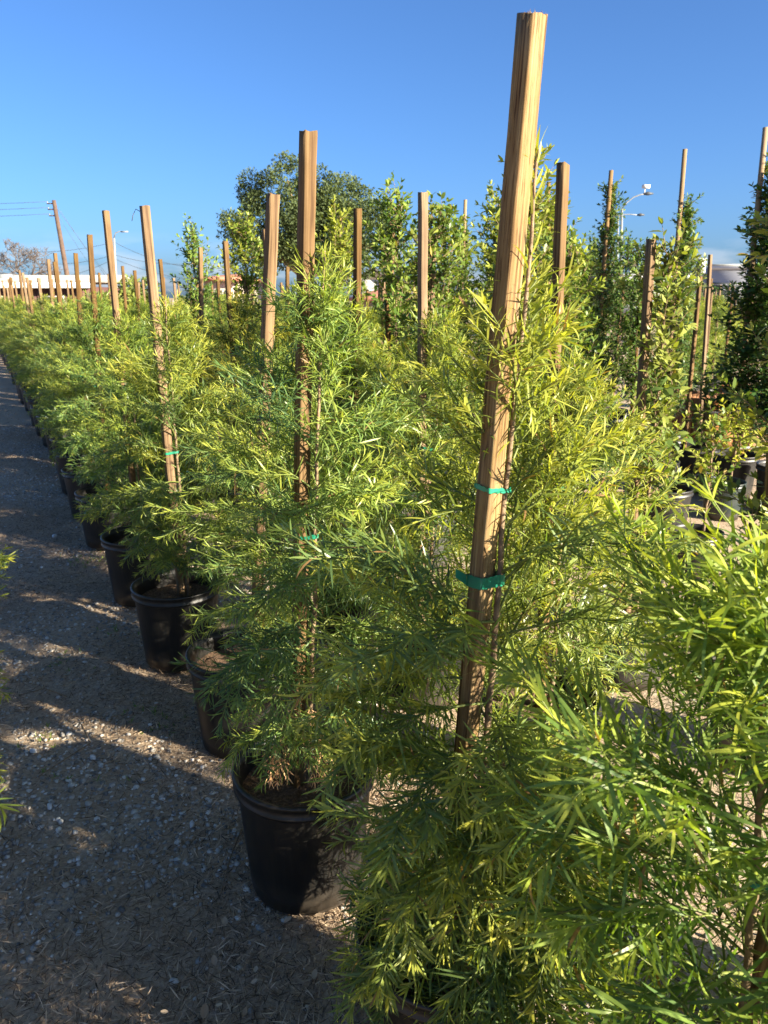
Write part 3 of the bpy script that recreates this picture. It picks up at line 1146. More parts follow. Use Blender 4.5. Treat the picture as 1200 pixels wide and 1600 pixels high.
# splinter peeling from its edge
sp = MB().add([(0.0185, -0.012, 1.62), (0.021, -0.004, 1.60), (0.0185, -0.004, 1.60), (0.0183, -0.012, 1.98), (0.0225, -0.004, 1.97), (0.0185, -0.004, 1.98), (0.0195, -0.009, 1.52)],
              [(0, 1, 4, 3), (1, 2, 5, 4), (2, 0, 3, 5)], [(3, 4, 5), (6, 1, 0), (6, 2, 1), (6, 0, 2)]).build('splinter', M['wood_near'], S0)

# the plant whose pot stands in the bottom of the picture
loc1 = (-0.24, 2.02, 0)
b1, t1 = (-0.275, 2.02, 0.1), tuple(at(482, 206, 2.02))
G1 = fern_at_stake(102, loc1, b1, t1, H=1.86, rmax=0.275, nb=84, zlow=0.56, spacing=0.0050, extra=[(0.5, -100, 0.17, 20), (0.5, -60, 0.15, 5), (0.48, 200, 0.24, 25), (0.52, 230, 0.2, 30)], zhigh=1.74, front=0.45, lmin=0.045, lmax=0.076, wid=0.0036, tone=0.46, tspread=0.2, top_tone=0.25, low_droop=1.15)
T1, _ = near_fern('blue green fern pine in the nearest fully visible black pot beside the path', loc1, t1, b1, R(35), G1, tint=(0.95, 1.05, 1.15), nleaf=280, ties=((1.12, 0.010),), ssize=0.034, seed=5)

gw = np.random.default_rng(4)
WL = []
for k in range(9):
    Pw = grow_path(gw, (loc1[0] + gw.normal(0.0, 0.03), loc1[1] - 0.05 + gw.normal(0, 0.02), 0.62), (gw.normal(0, 0.4), -0.5, 0.1), 0.22, 8, 13, 0.06)
    WL.append(leaves_on(gw, Pw, 0.22, 0.1, 0.008, 0.04, 0.065, 0.0035, 0.75, 1.0, 50, 25))
wo_ = link('withered_leaves', leaf_mesh('withered_leaves', cat(WL), T_FERN, M['deadleaf']), T1, kind='stuff')
wo_.location = (-loc1[0], -loc1[1], 0)
wo_.color = (1.5, 1.25, 0.9, 1)

loc2 = (-0.57, 2.80, 0)
b2, t2 = (-0.545, 2.85, 0.1), tuple(at(427, 304, 2.85))
G2 = fern_at_stake(103, loc2, b2, t2, H=1.62, rmax=0.28, nb=66, zlow=0.5, front=0.5, lmin=0.042, lmax=0.072, wid=0.0037, spacing=0.0055, tone=0.42)
near_fern('fern pine in the second black pot from the front along the path edge', loc2, t2, b2, R(37), G2, tint=(0.92, 1.0, 1.05), ties=((0.95, 0.010),), seed=7)

loc3 = (-1.02, 3.54, 0)
b3, t3 = (-0.99, 3.54, 0.1), tuple(at(226, 322, 3.54))
G3 = fern_at_stake(104, loc3, b3, t3, H=1.74, rmax=0.31, nb=84, front=0.5, zhigh=1.66, lmin=0.05, lmax=0.080, wid=0.0040, spacing=0.0055, tone=0.55, tspread=0.22)
_, S3 = near_fern('yellow green fern pine in the third black pot, bent wire on its stake', loc3, t3, b3, R(34), G3, ties=((1.05, 0.010),), seed=9)
wx = MB().tube([(0.0, 0.016, -0.03), (-0.03, 0.03, -0.01), (-0.045, 0.03, -0.035), (-0.055, 0.02, -0.06)], 0.0016, 5)
wv = wx.build('bent_wire', M['wire'], S3)
wv.location = (0, 0, (Vector(t3) - Vector(b3)).length)

# the plant at the right edge, closest to the camera
locF = (0.61, 0.97, 0)
bF, tF = (0.55, 0.99, 0.05), (0.72, 0.97, 2.1)
GF = grow_fern(105, H=1.45, rmax=0.37, nb=64, zlow=0.38, low_boost=0.3, lean=(-0.05, 0.0), off=(-0.03, 0.0), lmin=0.065, lmax=0.12, wid=0.0052, tone=0.45, tspread=0.16, low_droop=0.8, spacing=0.0082)
near_fern('large leaved bright green fern pine closest to the camera, filling the lower corner', locF, tF, bF, R(36), GF, tint=(0.95, 1.05, 0.9), nleaf=295, ties=((0.9, 0.012),), seed=11)

# shared variants for the plants further along
FV = []
for i, (s, H, tone, tint) in enumerate(((201, 1.70, 0.46, (1, 1, 1)), (202, 1.62, 0.52, (1, 1, 1)), (203, 1.75, 0.40, (1, 1, 1)), (204, 1.55, 0.56, (1, 1, 1)), (205, 1.68, 0.44, (1, 1, 1)))):
    P = grow_fern(s, H=H, rmax=0.292, nb=84, tone=tone, front=0.25, zhigh=H - 0.06, lmin=0.042, lmax=0.076, spacing=0.0062, wid=0.0041, zlow=0.50)
    FV.append(build_variant(P, M['fern'], T_FERN, M['shoot']))
TIE_V = [[tie_mesh((0.0, 0.0), 0.7, 0.036, (float(path_at(v['P']['trunk'], np.array([(z - 0.295) / (v['P']['H'] - 0.295)]))[0][0][0]), float(path_at(v['P']['trunk'], np.array([(z - 0.295) / (v['P']['H'] - 0.295)]))[0][0][1])), 0.008, z, 0.011) for z in (0.85, 1.15)] for v in FV]


def far_fern(loc, rz, i, label, stop=2.12, lean=(0, 0), tint=(1, 1, 1), group=POTG['fern']):
    v = FV[i % len(FV)]
    st = (STAKES[i % 5], (0, 0, 0.06), (lean[0], lean[1], stop), R(35) + rnd.uniform(-.12, .12) - rz, 'stake', STAKE_LEN)
    return potted('potted_tree', label, 'potted tree', group, loc, rz, v, 'black', tint, 1.0, st, i, TIE_V[i % len(FV)])


ORD = ['', 'first', 'second', 'third', 'fourth', 'fifth', 'sixth', 'seventh', 'eighth', 'ninth', 'tenth', 'eleventh', 'twelfth']
rA = [(2.68, 0.0), (3.82, 0.0)] + [(4.72 + 0.87 * k, 0.0) for k in range(28)]
for k, (r, n) in enumerate(rA):
    loc = rowpt(n + rnd.uniform(-0.05, 0.05), r + rnd.uniform(-0.06, 0.06))
    num = k + 4
    lab = ('fern pine in the %s black pot from the front along the path edge' % ORD[num]) if num <= 12 else 'small distant fern pine far along the row beside the path'
    rz = rnd.uniform(-0.5, 0.5)
    ln = (rnd.uniform(-0.07, 0.07), rnd.uniform(-0.07, 0.07))
    s = rnd.uniform(1.95, 2.16)
    if k < 3:
        T = at(*((165, 329), (140, 367), (118, 396))[k], loc[1])
        s, ln, rz = T.z, (T.x - loc[0], 0.0), 0.0
    tn = rnd.uniform(0.85, 1.12)
    far_fern(loc, rz, k + 1, lab, s, ln, (tn, 1.0, rnd.uniform(0.8, 1.15)))

# second row, behind the first
rB = [0.03, 0.82, 1.55, 2.6, 3.6, 4.5, 5.7, 6.9, 7.9, 8.9, 9.9, 10.9, 12.0, 13.0, 14.1, 15.2, 16.4, 17.6]
tops = {0: (880, 256, 2.45), 1: (661, 301, 3.12), 2: (559, 326, 3.62), 3: (414, 358, 4.7), 4: (352, 377, 5.7), 5: (313, 387, 6.4)}
labB = ['fern pine behind the front plant, its worn stake right of the tall splintered one',
        'fern pine of the rear row with a clean square stake before leafy shrubs',
        'fern pine of the rear row whose stake leans before the big round tree',
        'fern pine of the rear row with short stake close behind a lighter stake',
        'fern pine of the rear row with slim stake below the house roof',
        'fern pine of the rear row with red brown stake before a dark bushy shrub']
for k, r in enumerate(rB):
    loc = rowpt(0.88 + rnd.uniform(-0.04, 0.04), r)
    rz = 0.0
    ln, s = (rnd.uniform(-0.06, 0.06), rnd.uniform(-0.06, 0.06)), rnd.uniform(2.0, 2.2)
    if k in tops:
        x, y, Y = tops[k]
        T = at(x, y, loc[1])
        ln, s = (T.x - loc[0], 0.0), T.z
    lab = labB[k] if k < len(labB) else 'small distant fern pine in the rear row behind the path row'
    far_fern(loc, rz, k + 3, lab, s, ln, (rnd.uniform(0.9, 1.15), 1.0, rnd.uniform(0.7, 1.0)))
# plants of the rear row towards the camera and right of the frame, whose shade falls on the front plants
far_fern((1.28, 1.35, 0), 1.1, 2, 'fern pine of the rear row at the right border, mostly out of the picture', 2.1, (0.05, 0))

far_fern((0.90, 0.22, 0), 0.3, 1, 'fern pine at the near end of the path row beside the photographer', 2.1, (0.05, 0))
# row on the other side of the path, only its branch tips reach into the picture
for k, (x, y) in enumerate(((-1.07, 0.94), (-1.55, 2.20), (-2.08, 3.12))):
    far_fern((x, y, 0), 0.7 * k + 0.4, k + 1, ['fern pine at the left border with bright tips low over the path', 'fern pine at the left border reaching golden tips over the path', 'fern pine at the left border between the two others'][k], 2.1, (0, 0.02), (1.1, 1.05, 0.8))

# ------------------------------------------------------------------ broad leaved shrubs and columns
BV = []
for s, H, r, tone in ((301, 2.25, 0.23, 0.42), (302, 2.38, 0.25, 0.50), (303, 2.1, 0.21, 0.42), (304, 2.42, 0.22, 0.60)):
    P = grow_broad(s, H=H, r=r, nb=88, tone=tone, leaf=(0.045, 0.068), zlow=0.55)
    BV.append(build_variant(P, M['broad'], T_BROAD, M['bark']))
P = grow_broad(305, H=1.95, r=0.12, nb=44, tone=0.62, leaf=(0.045, 0.066), zlow=0.8)
BV1 = [build_variant(P, M['broad'], T_BROAD, M['bark'])]
SV = []
for s, H, r, tone in ((311, 1.0, 0.16, 0.5), (312, 0.85, 0.14, 0.6)):
    P = grow_broad(s, H=H, r=r, nb=15, tone=tone, leaf=(0.04, 0.06), wr=0.55, zlow=0.42)
    SV.append(build_variant(P, M['broad'], T_BROAD, M['bark']))
CV = []
for s, H, r, tone in ((321, 2.75, 0.20, 0.26), (322, 2.62, 0.19, 0.30), (323, 2.85, 0.21, 0.22)):
    P = grow_broad(s, H=H, r=r * 1.15, nb=190, tone=tone, leaf=(0.042, 0.060), wr=0.42, zlow=0.5, spacing=0.015, el0=52, slope=0.45)
    CV.append(build_variant(P, M['broad'], T_BROAD, M['bark']))


def broad(loc, rz, i, label, pot='grey', stop=2.0, lean=(0, 0), tint=(1, 1, 1), var=None, stake=True):
    v = (var or BV)[i % len(var or BV)]
    st = (STAKES[i % 5], (0, 0, 0.1), (lean[0], lean[1], stop), R(35) + rnd.uniform(-.12, .12) - rz, 'stake', STAKE_LEN) if stake else None
    return potted('potted_shrub', label, 'potted shrub', POTG['broad'], loc, rz, v, pot, tint, 1.0, st, i)


labC = ['broad leaved shrub at the right border with a thick brown stake and grey pot', 'broad leaved shrub in a light grey pot right of the front fern pine',
        'broad leaved shrub behind the tall splintered stake', 'broad leaved shrub with bare lower stems, grey pot seen left of the taped stake', 'broad leaved shrub right of the clean square stake']
for k, r in enumerate([-0.32, 0.55, 1.45, 2.35, 2.95]):
    loc = rowpt(1.82 + rnd.uniform(-0.04, 0.04), r) if k else (1.47, 2.70, 0.0)
    lab = labC[k] if k < len(labC) else 'small leafy shrub in the row behind the fern pines, far back'
    T = at(1018, 374, loc[1]) if k == 1 else (at(1222, 470, loc[1]) if k == 0 else None)
    ln, s = ((T.x - loc[0], 0.0), T.z) if T else ((rnd.uniform(-0.05, 0.05), 0.0), rnd.uniform(1.7, 2.1))
    broad(loc, 0.0 if k < 2 else 0.1 * k, k + 1, lab, 'grey', s, ln, (rnd.uniform(0.95, 1.3), rnd.uniform(0.95, 1.15), 1.0), BV1 if k == 1 else None)
for k, r in enumerate([1.9, 2.7]):
    loc = rowpt(2.75 + rnd.uniform(-0.06, 0.06), r + 0.4)
    broad(loc, 0.6 * k, k + 2, ['leafy shrub of the third row close behind the tall splintered stake', 'leafy shrub of the third row, upper twigs left of the tall splintered stake'][k], 'black', rnd.uniform(1.8, 2.1), (0.03, 0), (1.15, 1.1, 0.9))
# yellow tinged and dark ones standing out above the rows
broad(tuple(at(525, 470, 6.9))[:2] + (0,), 0.4, 3, 'narrow yellow green shrub before the big round tree', 'black', 1.9, (0, 0), (1.25, 1.15, 0.85))
broad(tuple(at(385, 470, 7.4))[:2] + (0,), 1.4, 1, 'yellow green shrub left of the big round tree', 'black', 1.9, (0, 0), (1.2, 1.12, 0.8))
broad(tuple(at(310, 470, 8.4))[:2] + (0,), 2.4, 3, 'dark bushy shrub rising above the rows at the left', 'black', 1.9, (0, 0), (0.8, 0.95, 0.9))


def column(loc, rz, i, label, top=None, tint=(1, 1, 1), height=3.0, fscale=1.0):
    T = (0.0, 0.0, height)
    if top is not None:
        q = at(top[0], top[1], loc[1])
        c, s = math.cos(-rz), math.sin(-rz)
        dx = q.x - loc[0]
        T = (dx * c, dx * s, q.z)
    return potted('column_tree', label, 'column tree', POTG['column'], loc, rz, CV[i % 3], 'black', tint, 1.0, (POLES[0], (0, 0, 0.1), T, 0, 'pole', 3.05), i, (), fscale)


column(tuple(at(1178, 470, 6.8))[:2] + (0,), 0.0, 0, 'tall dark column tree with bare round pole at the right border', (1196, 199), (0.8, 0.95, 1.0), 3.0, 1.5)
column(tuple(at(1058, 470, 8.0))[:2] + (0,), 0.5, 1, 'slender column tree with a tall round pole left of the traffic signal', (1070, 233), (0.9, 0.95, 1.0))
column(tuple(at(940, 470, 8.5))[:2] + (0,), 0.9, 2, 'column tree with round pole left of the curved street lamps', (955, 266), (0.9, 0.95, 1.0))
for k, (px, py, Y) in enumerate(((857, 284, 9.6), (727, 312, 10.6), (615, 344, 12.0))):
    column(tuple(at(px - 6, 470, Y))[:2] + (0,), 0.7 * k, k, ['column tree with pole tip showing right of the tall splintered stake', 'column tree with pole tip showing left of the tall splintered stake', 'small column tree with thin pole right of the big round tree'][k], (px, py), (1.2, 1.1, 0.9))
column(tuple(at(1262, 470, 6.3))[:2] + (0,), 2.2, 2, 'dark column tree cut off by the right border', None, (0.8, 0.95, 1.0), 2.9, 1.5)


# pots of the far aisle on the right
def bigpot(name, label, px, py, Y, mat, kind, scale=1.0, plant=None, tint=(1, 1, 1), stake=None):
    q = at(px, py, Y)
    return potted('potted_shrub', label, 'potted shrub', POTG['broad'], (q.x, q.y, 0), rnd.uniform(0, 6), plant or SV[0], kind, tint, scale, stake, 1)


bigpot('', 'sparse young shrub in a round black pot full of bark mulch beside the aisle', 1038, 750, 5.55, None, 'black', 1.0, SV[1], (1.2, 1.1, 0.9))
bigpot('', 'young shrub in a black pot with pale worn rim behind the mulch filled pot', 1022, 715, 6.5, None, 'black', 1.0, SV[0])
bigpot('', 'shrub with a dark stake in the wide black pot before the timber planter boxes', 1086, 700, 7.1, None, 'black', 1.05, SV[0], (0.8, 0.95, 0.9))
bigpot('', 'light leaved young shrub in a dark green pot at the right', 1134, 738, 6.1, None, 'green', 0.78, SV[1], (1.7, 1.45, 0.9))
bigpot('', 'low leafy shrub beside the aisle in front of the mulch filled pot', 1090, 830, 4.75, None, 'black', 0.75, SV[0], (1.2, 1.1, 0.9))
bigpot('', 'low shrub at the foot of the light grey pot', 985, 900, 3.9, None, 'black', 0.8, SV[0], (1.0, 1.0, 0.9))
for k, (px, Y) in enumerate(((1102, 11.2), (1130, 11.6), (1160, 11.4))):
    bigpot('', ['black pot of a shrub behind the timber boxes, nearest the aisle', 'black pot of a shrub behind the timber boxes, middle', 'black pot of a shrub behind the timber boxes, right end'][k], px, 590, Y, None, 'black', 1.0, SV[k % 2], (1.0, 1.0, 0.9), (STAKES[k], (0, 0, 0.1), (0.04, 0, 1.9), 0.3, 'stake', STAKE_LEN))
# two free stakes seen in the aisle
for k, (px0, py0, px1, py1, Y, lab) in enumerate(((1096, 640, 1110, 398, 7.6, 'slim golden stake beside the traffic signal'), (1075, 640, 1094, 432, 7.3, 'dark weathered stake below the traffic signal'))):
    a, b = at(px0, py0, Y), at(px1, py1, Y)
    d = b - a
    a = a - d * (a.z / d.z)
    o = thing('wooden_stake', lab, 'stake', (a.x, a.y, 0), 0)
    put_stake(o, STAKES[k], (0, 0, -0.1), tuple(b - a), 0.5, 'shaft', STAKE_LEN)
# distant staked plants on the right
far_lab = 'small distant staked plant in the field on the right'
k = 0
for px, Y in ((1088, 12.5), (1108, 14.0), (1126, 13.2), (1142, 15.5), (1098, 17.0), (1118, 18.5), (1136, 20.0), (1072, 16.0), (1150, 18.0), (1060, 20.0), (1105, 22.0), (1128, 24.0), (1040, 18.0)):
    q = at(px, 470, Y)
    far_fern((q.x, Y, 0), 0.8 * k, k, far_lab, rnd.uniform(1.9, 2.1), (rnd.uniform(-0.1, 0.1), 0), (1.0, 1.0, 0.9), 'staked plants in the field on the right')
    k += 1
for k, (px, Y, lab, tn) in enumerate(((968, 9.6, 'dark bushy shrub under the street lamps right of the column tree', (0.7, 0.85, 0.9)), (905, 7.2, 'leafy shrub just right of the worn stake behind the front plant', (1.1, 1.1, 0.9)),
                                 (925, 10.5, 'dark shrub behind the column tree at the street lamps', (0.75, 0.9, 0.9)), (1004, 8.6, 'narrow shrub left of the slender column tree', (0.9, 1.0, 0.9)), (1070, 9.6, 'grey green shrub at the foot of the slender column tree', (0.95, 0.95, 1.1)), (770, 6.8, 'leafy shrub whose top shows left of the tall splintered stake', (1.2, 1.1, 0.9)), (850, 6.0, 'leafy shrub rising directly right of the tall splintered stake', (1.3, 1.2, 0.9)), (690, 5.6, 'dense leafy shrub right of the clean square stake, upper twigs high', (1.1, 1.05, 0.9)))):
    broad(tuple(at(px, 470, Y))[:2] + (0,), k * 0.9, k + 1, lab, 'black', rnd.uniform(1.8, 2.0), (0.03, 0), tn)
k = 20
far_lab2 = 'small distant staked plant in the back rows behind the fern pines'
for n, r0, m in ((1.85, 5.2, 9), (2.8, 5.0, 9), (3.8, 6.0, 8), (4.9, 7.5, 7)):
    for q in range(m):
        far_fern(rowpt(n + rnd.uniform(-.08, .08), r0 + q * 1.05), rnd.uniform(-0.4, 0.4), k, far_lab2, rnd.uniform(1.75, 2.05), (rnd.uniform(-0.08, 0.08), 0), (1.0, 1.05, 0.9), 'small staked plants in the back rows')
        k += 1


# timber planter boxes
def planter_box(label, px, Y, w_=0.62, h=0.66, rz=0.3):
    q = at(px, 650, Y)
    t = thing('planter_box', label, 'planter box', (q.x, q.y, 0), rz, 'timber planter boxes')
    nb = 4
    bw = w_ / nb
    for s in range(4):
        a = s * math.pi / 2
        for i in range(nb):
            x = -w_ / 2 + bw * (i + 0.5)
            y = -w_ / 2
            mb = MB().box((0, 0, 0), (bw - 0.006, 0.022, h - 0.01 * (i % 2)))
            o = mb.build('board', M['boxwood'], t)
            o.location = (x * math.cos(a) - y * math.sin(a), x * math.sin(a) + y * math.cos(a), h / 2 + 0.02)
            o.rotation_euler = (0, 0, a)
    for z in (0.16, 0.56):
        b = MB()
        e = w_ / 2 + 0.013
        for s in range(4):
            a = s * math.pi / 2
            b.box((e * math.sin(a), -e * math.cos(a), z), (2 * e, 0.003, 0.022), a)
        b.build('strap', M['metal'], t)
    MB().box((0, 0, h - 0.10), (w_ - 0.03, w_ - 0.03, 0.06)).build('potting_soil', M['soil'], t)
    return t


planter_box('orange brown timber planter box in sun left of the dark stake', 1058, 9.0, rz=0.35)
planter_box('shaded timber planter box right of the dark stake', 1122, 8.6, rz=0.2)
planter_box('timber planter box farthest right behind the yellow leaved shrub', 1172, 9.6, rz=0.1)
hq = at(1100, 740, 6.2)
pts = [(hq.x - 0.28 + 0.56 * t, hq.y, 0.0 + 0.36 * math.sin(math.pi * t)) for t in np.linspace(0, 1, 14)]
tag(MB().tube(pts, 0.007, 6).build('irrigation_hose', M['dark_metal'], None, True), 'thin arching irrigation hose in front of the wide black pot', 'hose')


# ------------------------------------------------------------------ small things on the path
def dry_leaf(px, py, size, rz, label, tone, group=None):
    ang = math.atan((py - 800) / FPX) + PITCH
    Y = EYE / math.tan(ang)
    q = at(px, py, Y)
    g = np.random.default_rng(int(px * 7 + py))
    T = leaf_template([(0, 0.03), (0.15, 0.3), (0.4, 0.46), (0.65, 0.4), (0.85, 0.2), (1, 0)], g.uniform(-1.2, -0.4), 0.25)
    V = T[0].copy()
    V[:, 0] -= 0.5
    V *= np.array([size, size * 0.62, size])
    V[:, 2] += 0.012 - V[:, 2].min() * 0.5
    me = mesh_np('fallen_leaf', V, [T[2], T[1]], M['deadleaf'], np.full(len(V), tone), True)
    o = link('fallen_leaf', me, None, (q.x, q.y, 0.004))
    o.rotation_euler = (g.normal(0, 0.2), g.normal(0, 0.2), rz)
    return tag(o, label, 'fallen leaf', group)


dry_leaf(135, 936, 0.085, 0.2, 'large reddish brown fallen leaf on the gravel beside the third pot', 0.35)
gl = 'dry leaves fallen around the front pot'
for i, (px, py) in enumerate(((335, 1508), (355, 1518), (410, 1502), (400, 1540), (342, 1582), (318, 1585), (260, 1590), (490, 1530), (452, 1445), (470, 1465), (350, 1450), (260, 1465), (382, 1592), (500, 1440), (288, 1555), (402, 1522), (205, 1195), (95, 1330), (80, 1320), (230, 1180))):
    dry_leaf(px, py, rnd.uniform(0.02, 0.036), rnd.uniform(0, 6), 'small curled dry leaf lying on the needle litter near the front pot', rnd.uniform(0.4, 1.0), gl)
for px, py, lab in ((85, 838, 'white pebble on the green patch of the path'), (300, 1190 + 100, 'pale blue white stone on the gravel beside the front pot'), (52, 1175, 'cream stone chip on the litter at the left'), (78, 1262, 'small white scrap standing in the litter near the left branch tips'), (145, 1185, 'pale bark chip on the shaded litter')):
    Y = EYE / math.tan(math.atan((py - 800) / FPX) + PITCH)
    q = at(px, py, Y)
    g = np.random.default_rng(px)
    mb = MB()
    a = np.arange(9) * 2 * math.pi / 9
    rr = g.uniform(0.8, 1.2, 9)
    s = 0.024 if py < 900 else 0.013
    V = [(0, 0, 0.012)] + [(s * math.cos(t) * k_, s * 0.6 * math.sin(t) * k_, 0.008) for t, k_ in zip(a, rr)] + [(1.05 * s * math.cos(t) * k_, 0.63 * s * math.sin(t) * k_, -0.004) for t, k_ in zip(a, rr)]
    f3 = [(0, 1 + i, 1 + (i + 1) % 9) for i in range(9)]
    f4 = [(1 + i, 10 + i, 10 + (i + 1) % 9, 1 + (i + 1) % 9) for i in range(9)]
    o = mb.add(V, f4, f3).build('stone_chip', M['white_paint'], None, True)
    o.location = (q.x, q.y, 0.004)
    o.rotation_euler = (0, 0, g.random() * 3)
    tag(o, lab, 'stone')
# sticks
for pts_, lab in ((((378, 1300), (362, 1345), (345, 1400)), 'thin dark stick lying against the litter beside the front pot'), (((60, 1218), (110, 1190), (142, 1165), (128, 1140)), 'pale bent twig on the shaded litter in the middle of the path'), (((30, 1090), (70, 1083), (105, 1092)), 'short twig beside the sunlit streak on the path')):
    P = []
    for k, (px, py) in enumerate(pts_):
        Y = EYE / math.tan(math.atan((py - 800) / FPX) + PITCH)
        q = at(px, py, Y)
        P.append((q.x, q.y, 0.012 + 0.012 * (k % 2)))
    tag(MB().tube(P, 0.0026, 5).build('twig', M['bark'], None, True), lab, 'twig')
# plant label stick in the front pot
lb = MB().box((0, 0, 0.025), (0.009, 0.002, 0.06)).build('plant_label', M['tealmark'], None)
q = at(520, 1225, 1.93)
lb.location = (q.x, q.y, SOIL + 0.005)
lb.rotation_euler = (0.15, -0.1, 0.2)
tag(lb, 'small teal plant label stuck in the soil of the front pot', 'plant label')


# ------------------------------------------------------------------ background trees
def leaf_cloud(g, centers, radii, n, size, tone0, squash=0.8):
    ci = g.choice(len(centers), n, p=radii ** 2 / (radii ** 2).sum())
    d = g.normal(0, 1, (n, 3))
    d /= np.linalg.norm(d, axis=1, keepdims=True)
    rr = radii[ci] * (0.35 + 0.65 * g.random(n) ** 0.5) * g.uniform(0.8, 1.12, n)
    pos = centers[ci] + d * rr[:, None] * np.array([1, 1, squash])
    D = d + g.normal(0, 0.7, (n, 3))
    return dict(pos=pos, dir=D, nor=g.normal(0, 1, (n, 3)) + np.array([0, 0, 0.8]), len=g.uniform(0.6, 1.3, n) * size, wid=g.uniform(0.35, 0.6, n) * size,
                tone=np.clip(tone0 + g.normal(0, 0.2, n), 0, 1), kind=g.integers(0, 3, n))


def big_tree():
    Y = 42.0
    base = at(480, 470, Y)
    t = thing('round_tree', 'big round evergreen tree standing alone against the sky', 'tree', (base.x, Y, 0))
    g = np.random.default_rng(77)
    mb = MB()
    mb.tube([(0, 0, 0), (0.1, 0, 1.6), (0, 0, 3.0)], [0.34, 0.28, 0.24], 8)
    cs, rs = [], []
    lobes = [(-2.6, 0, 5.6, 1.3), (-1.9, .4, 6.9, 1.35), (-.8, -.3, 7.4, 1.2), (-1.5, 0, 5.0, 1.5), (0, .5, 6.4, 1.4), (0.6, -.6, 5.2, 1.5), (1.5, .2, 6.5, 1.35), (2.3, 0, 5.7, 1.3), (2.6, .5, 4.3, 1.25), (1.4, -.4, 4.1, 1.4), (-2.7, .2, 4.2, 1.1), (-.6, .6, 4.2, 1.5), (3.3, 0, 5.6, 1.0), (-3.4, 0, 5.0, .7), (3.4, .2, 4.3, 1.0), (2.4, .3, 6.6, 1.1), (3.9, 0, 4.6, .6), (0, .2, 5.5, 1.8), (1.1, 0, 5.0, 1.7), (-1.1, .2, 5.6, 1.8), (2.2, .1, 5.2, 1.5), (.6, 0, 7.0, 1.2), (-2.2, 0, 5.6, 1.5), (0, 0, 4.0, 1.5), (-1.6, 0, 4.0, 1.3), (1.9, 0, 3.6, 1.3)]
    for x, y, z, r in lobes:
        mb.tube([(0, 0, 2.6), (x * .45, y * .45, 2.6 + (z - 2.6) * .6), (x, y, z)], [0.15, 0.09, 0.04], 6, False)
        for k in range(7):
            d = g.normal(0, 1, 3)
            d /= np.linalg.norm(d)
            cs.append(np.array([x, y, z]) + d * r * 0.72)
            rs.append(r * g.uniform(0.34, 0.58))
    mb.build('trunk', M['bark'], t)
    L = leaf_cloud(g, np.array(cs) * np.array([1.1, 1, 1]), np.array(rs), 60000, 0.16, 0.5)
    link('crown', leaf_mesh('crown', L, T_TREE, M['treeleaf']), t, kind='stuff')


big_tree()


def bare_tree():
    Y = 58.0
    base = at(45, 470, Y + 12)
    t = thing('bare_tree', 'leafless round tree behind the long low building', 'tree', (base.x, Y + 12, 0))
    g = np.random.default_rng(9)
    trunk, crown = MB(), MB()
    trunk.tube([(0, 0, 0), (0, 0, 1.8), (0.1, 0, 2.6)], [0.3, 0.24, 0.2], 7)

    def rec(p, d, L, r, lv, mb):
        P = grow_path(g, p, d, L, 4, -0.02, 0.10)
        mb.tube(P, np.linspace(r, r * 0.6, 5), 4 if lv else 5, False)
        if lv == 5:
            return
        for k in range(3 if lv < 4 else 4):
            q, ax = path_at(P, np.array([g.uniform(0.5, 1.0)]))
            d2 = ax[0] / np.linalg.norm(ax[0]) + g.normal(0, 0.62, 3) + np.array([0, 0, 0.02])
            d2 /= np.linalg.norm(d2)
            rec(q[0], d2, L * g.uniform(0.6, 0.85), max(0.016, r * 0.58), lv + 1, mb)
    for a in range(5):
        aa = a * 1.256 + 0.4
        rec((0.1, 0, 2.9), (math.cos(aa) * .75, math.sin(aa) * .75, 0.75), 1.55, 0.10, 0, crown)
    trunk.build('trunk', M['bare'], t)
    crown.build('crown', M['bare'], t, kind='stuff')


bare_tree()


def round_bush(label, px, pytop, Y, wpx, tone, seed, name='bush', tint=(1, 1, 1)):
    top = at(px, pytop, Y)
    r = wpx / 2 / FPX * axial(top)
    t = thing(name, label, 'bush', (top.x, Y, 0), 0, 'bushes at the far edge of the nursery')
    g = np.random.default_rng(seed)
    cs = np.array([(g.uniform(-.7, .7) * r, g.uniform(-.5, .5) * r, g.uniform(0.25, 0.85) * top.z) for i in range(12)])
    rs = g.uniform(0.3, 0.55, 12) * r
    MB().tube([(0, 0, 0), (0, 0, top.z * .6)], [0.08, 0.04], 6).build('trunk', M['bark'], t)
    f = link('crown', leaf_mesh('crown', leaf_cloud(g, cs, rs, 3000, 0.15, tone, 1.0), T_TREE, M['treeleaf']), t, kind='stuff')
    f.color = (*tint, 1)


round_bush('low round bush beyond the far end of the rows, under the street lamp', 215, 428, 26, 70, 0.7, 1, tint=(1.6, 1.5, 1))
round_bush('green bush at the far end of the rows right of the low building', 168, 440, 30, 50, 0.7, 2, tint=(1.5, 1.5, 1))
round_bush('bush beside the pale stucco house', 330, 432, 24, 70, 0.5, 3)
round_bush('dark bush in front of the white warehouse', 965, 440, 28, 60, 0.5, 4)
round_bush('pinkish hazy bush behind the gabled house', 612, 412, 60, 60, 0.9, 5, tint=(2.2, 1.2, 1.6))
for k, (px, Y) in enumerate(((640, 30), (700, 28), (780, 30), (860, 32), (1040, 30), (1120, 34), (1180, 30))):
    round_bush('dense green bush of the far hedge line, ' + ['behind the clean square stake', 'left of the tall splintered stake', 'directly behind the tall splintered stake', 'right of the worn brown stake', 'below the white warehouse wall', 'below the loading bay', 'behind the dark column tree at the border'][k], px, 452, Y, 95, 0.5, 20 + k, tint=(1.2, 1.2, 1))


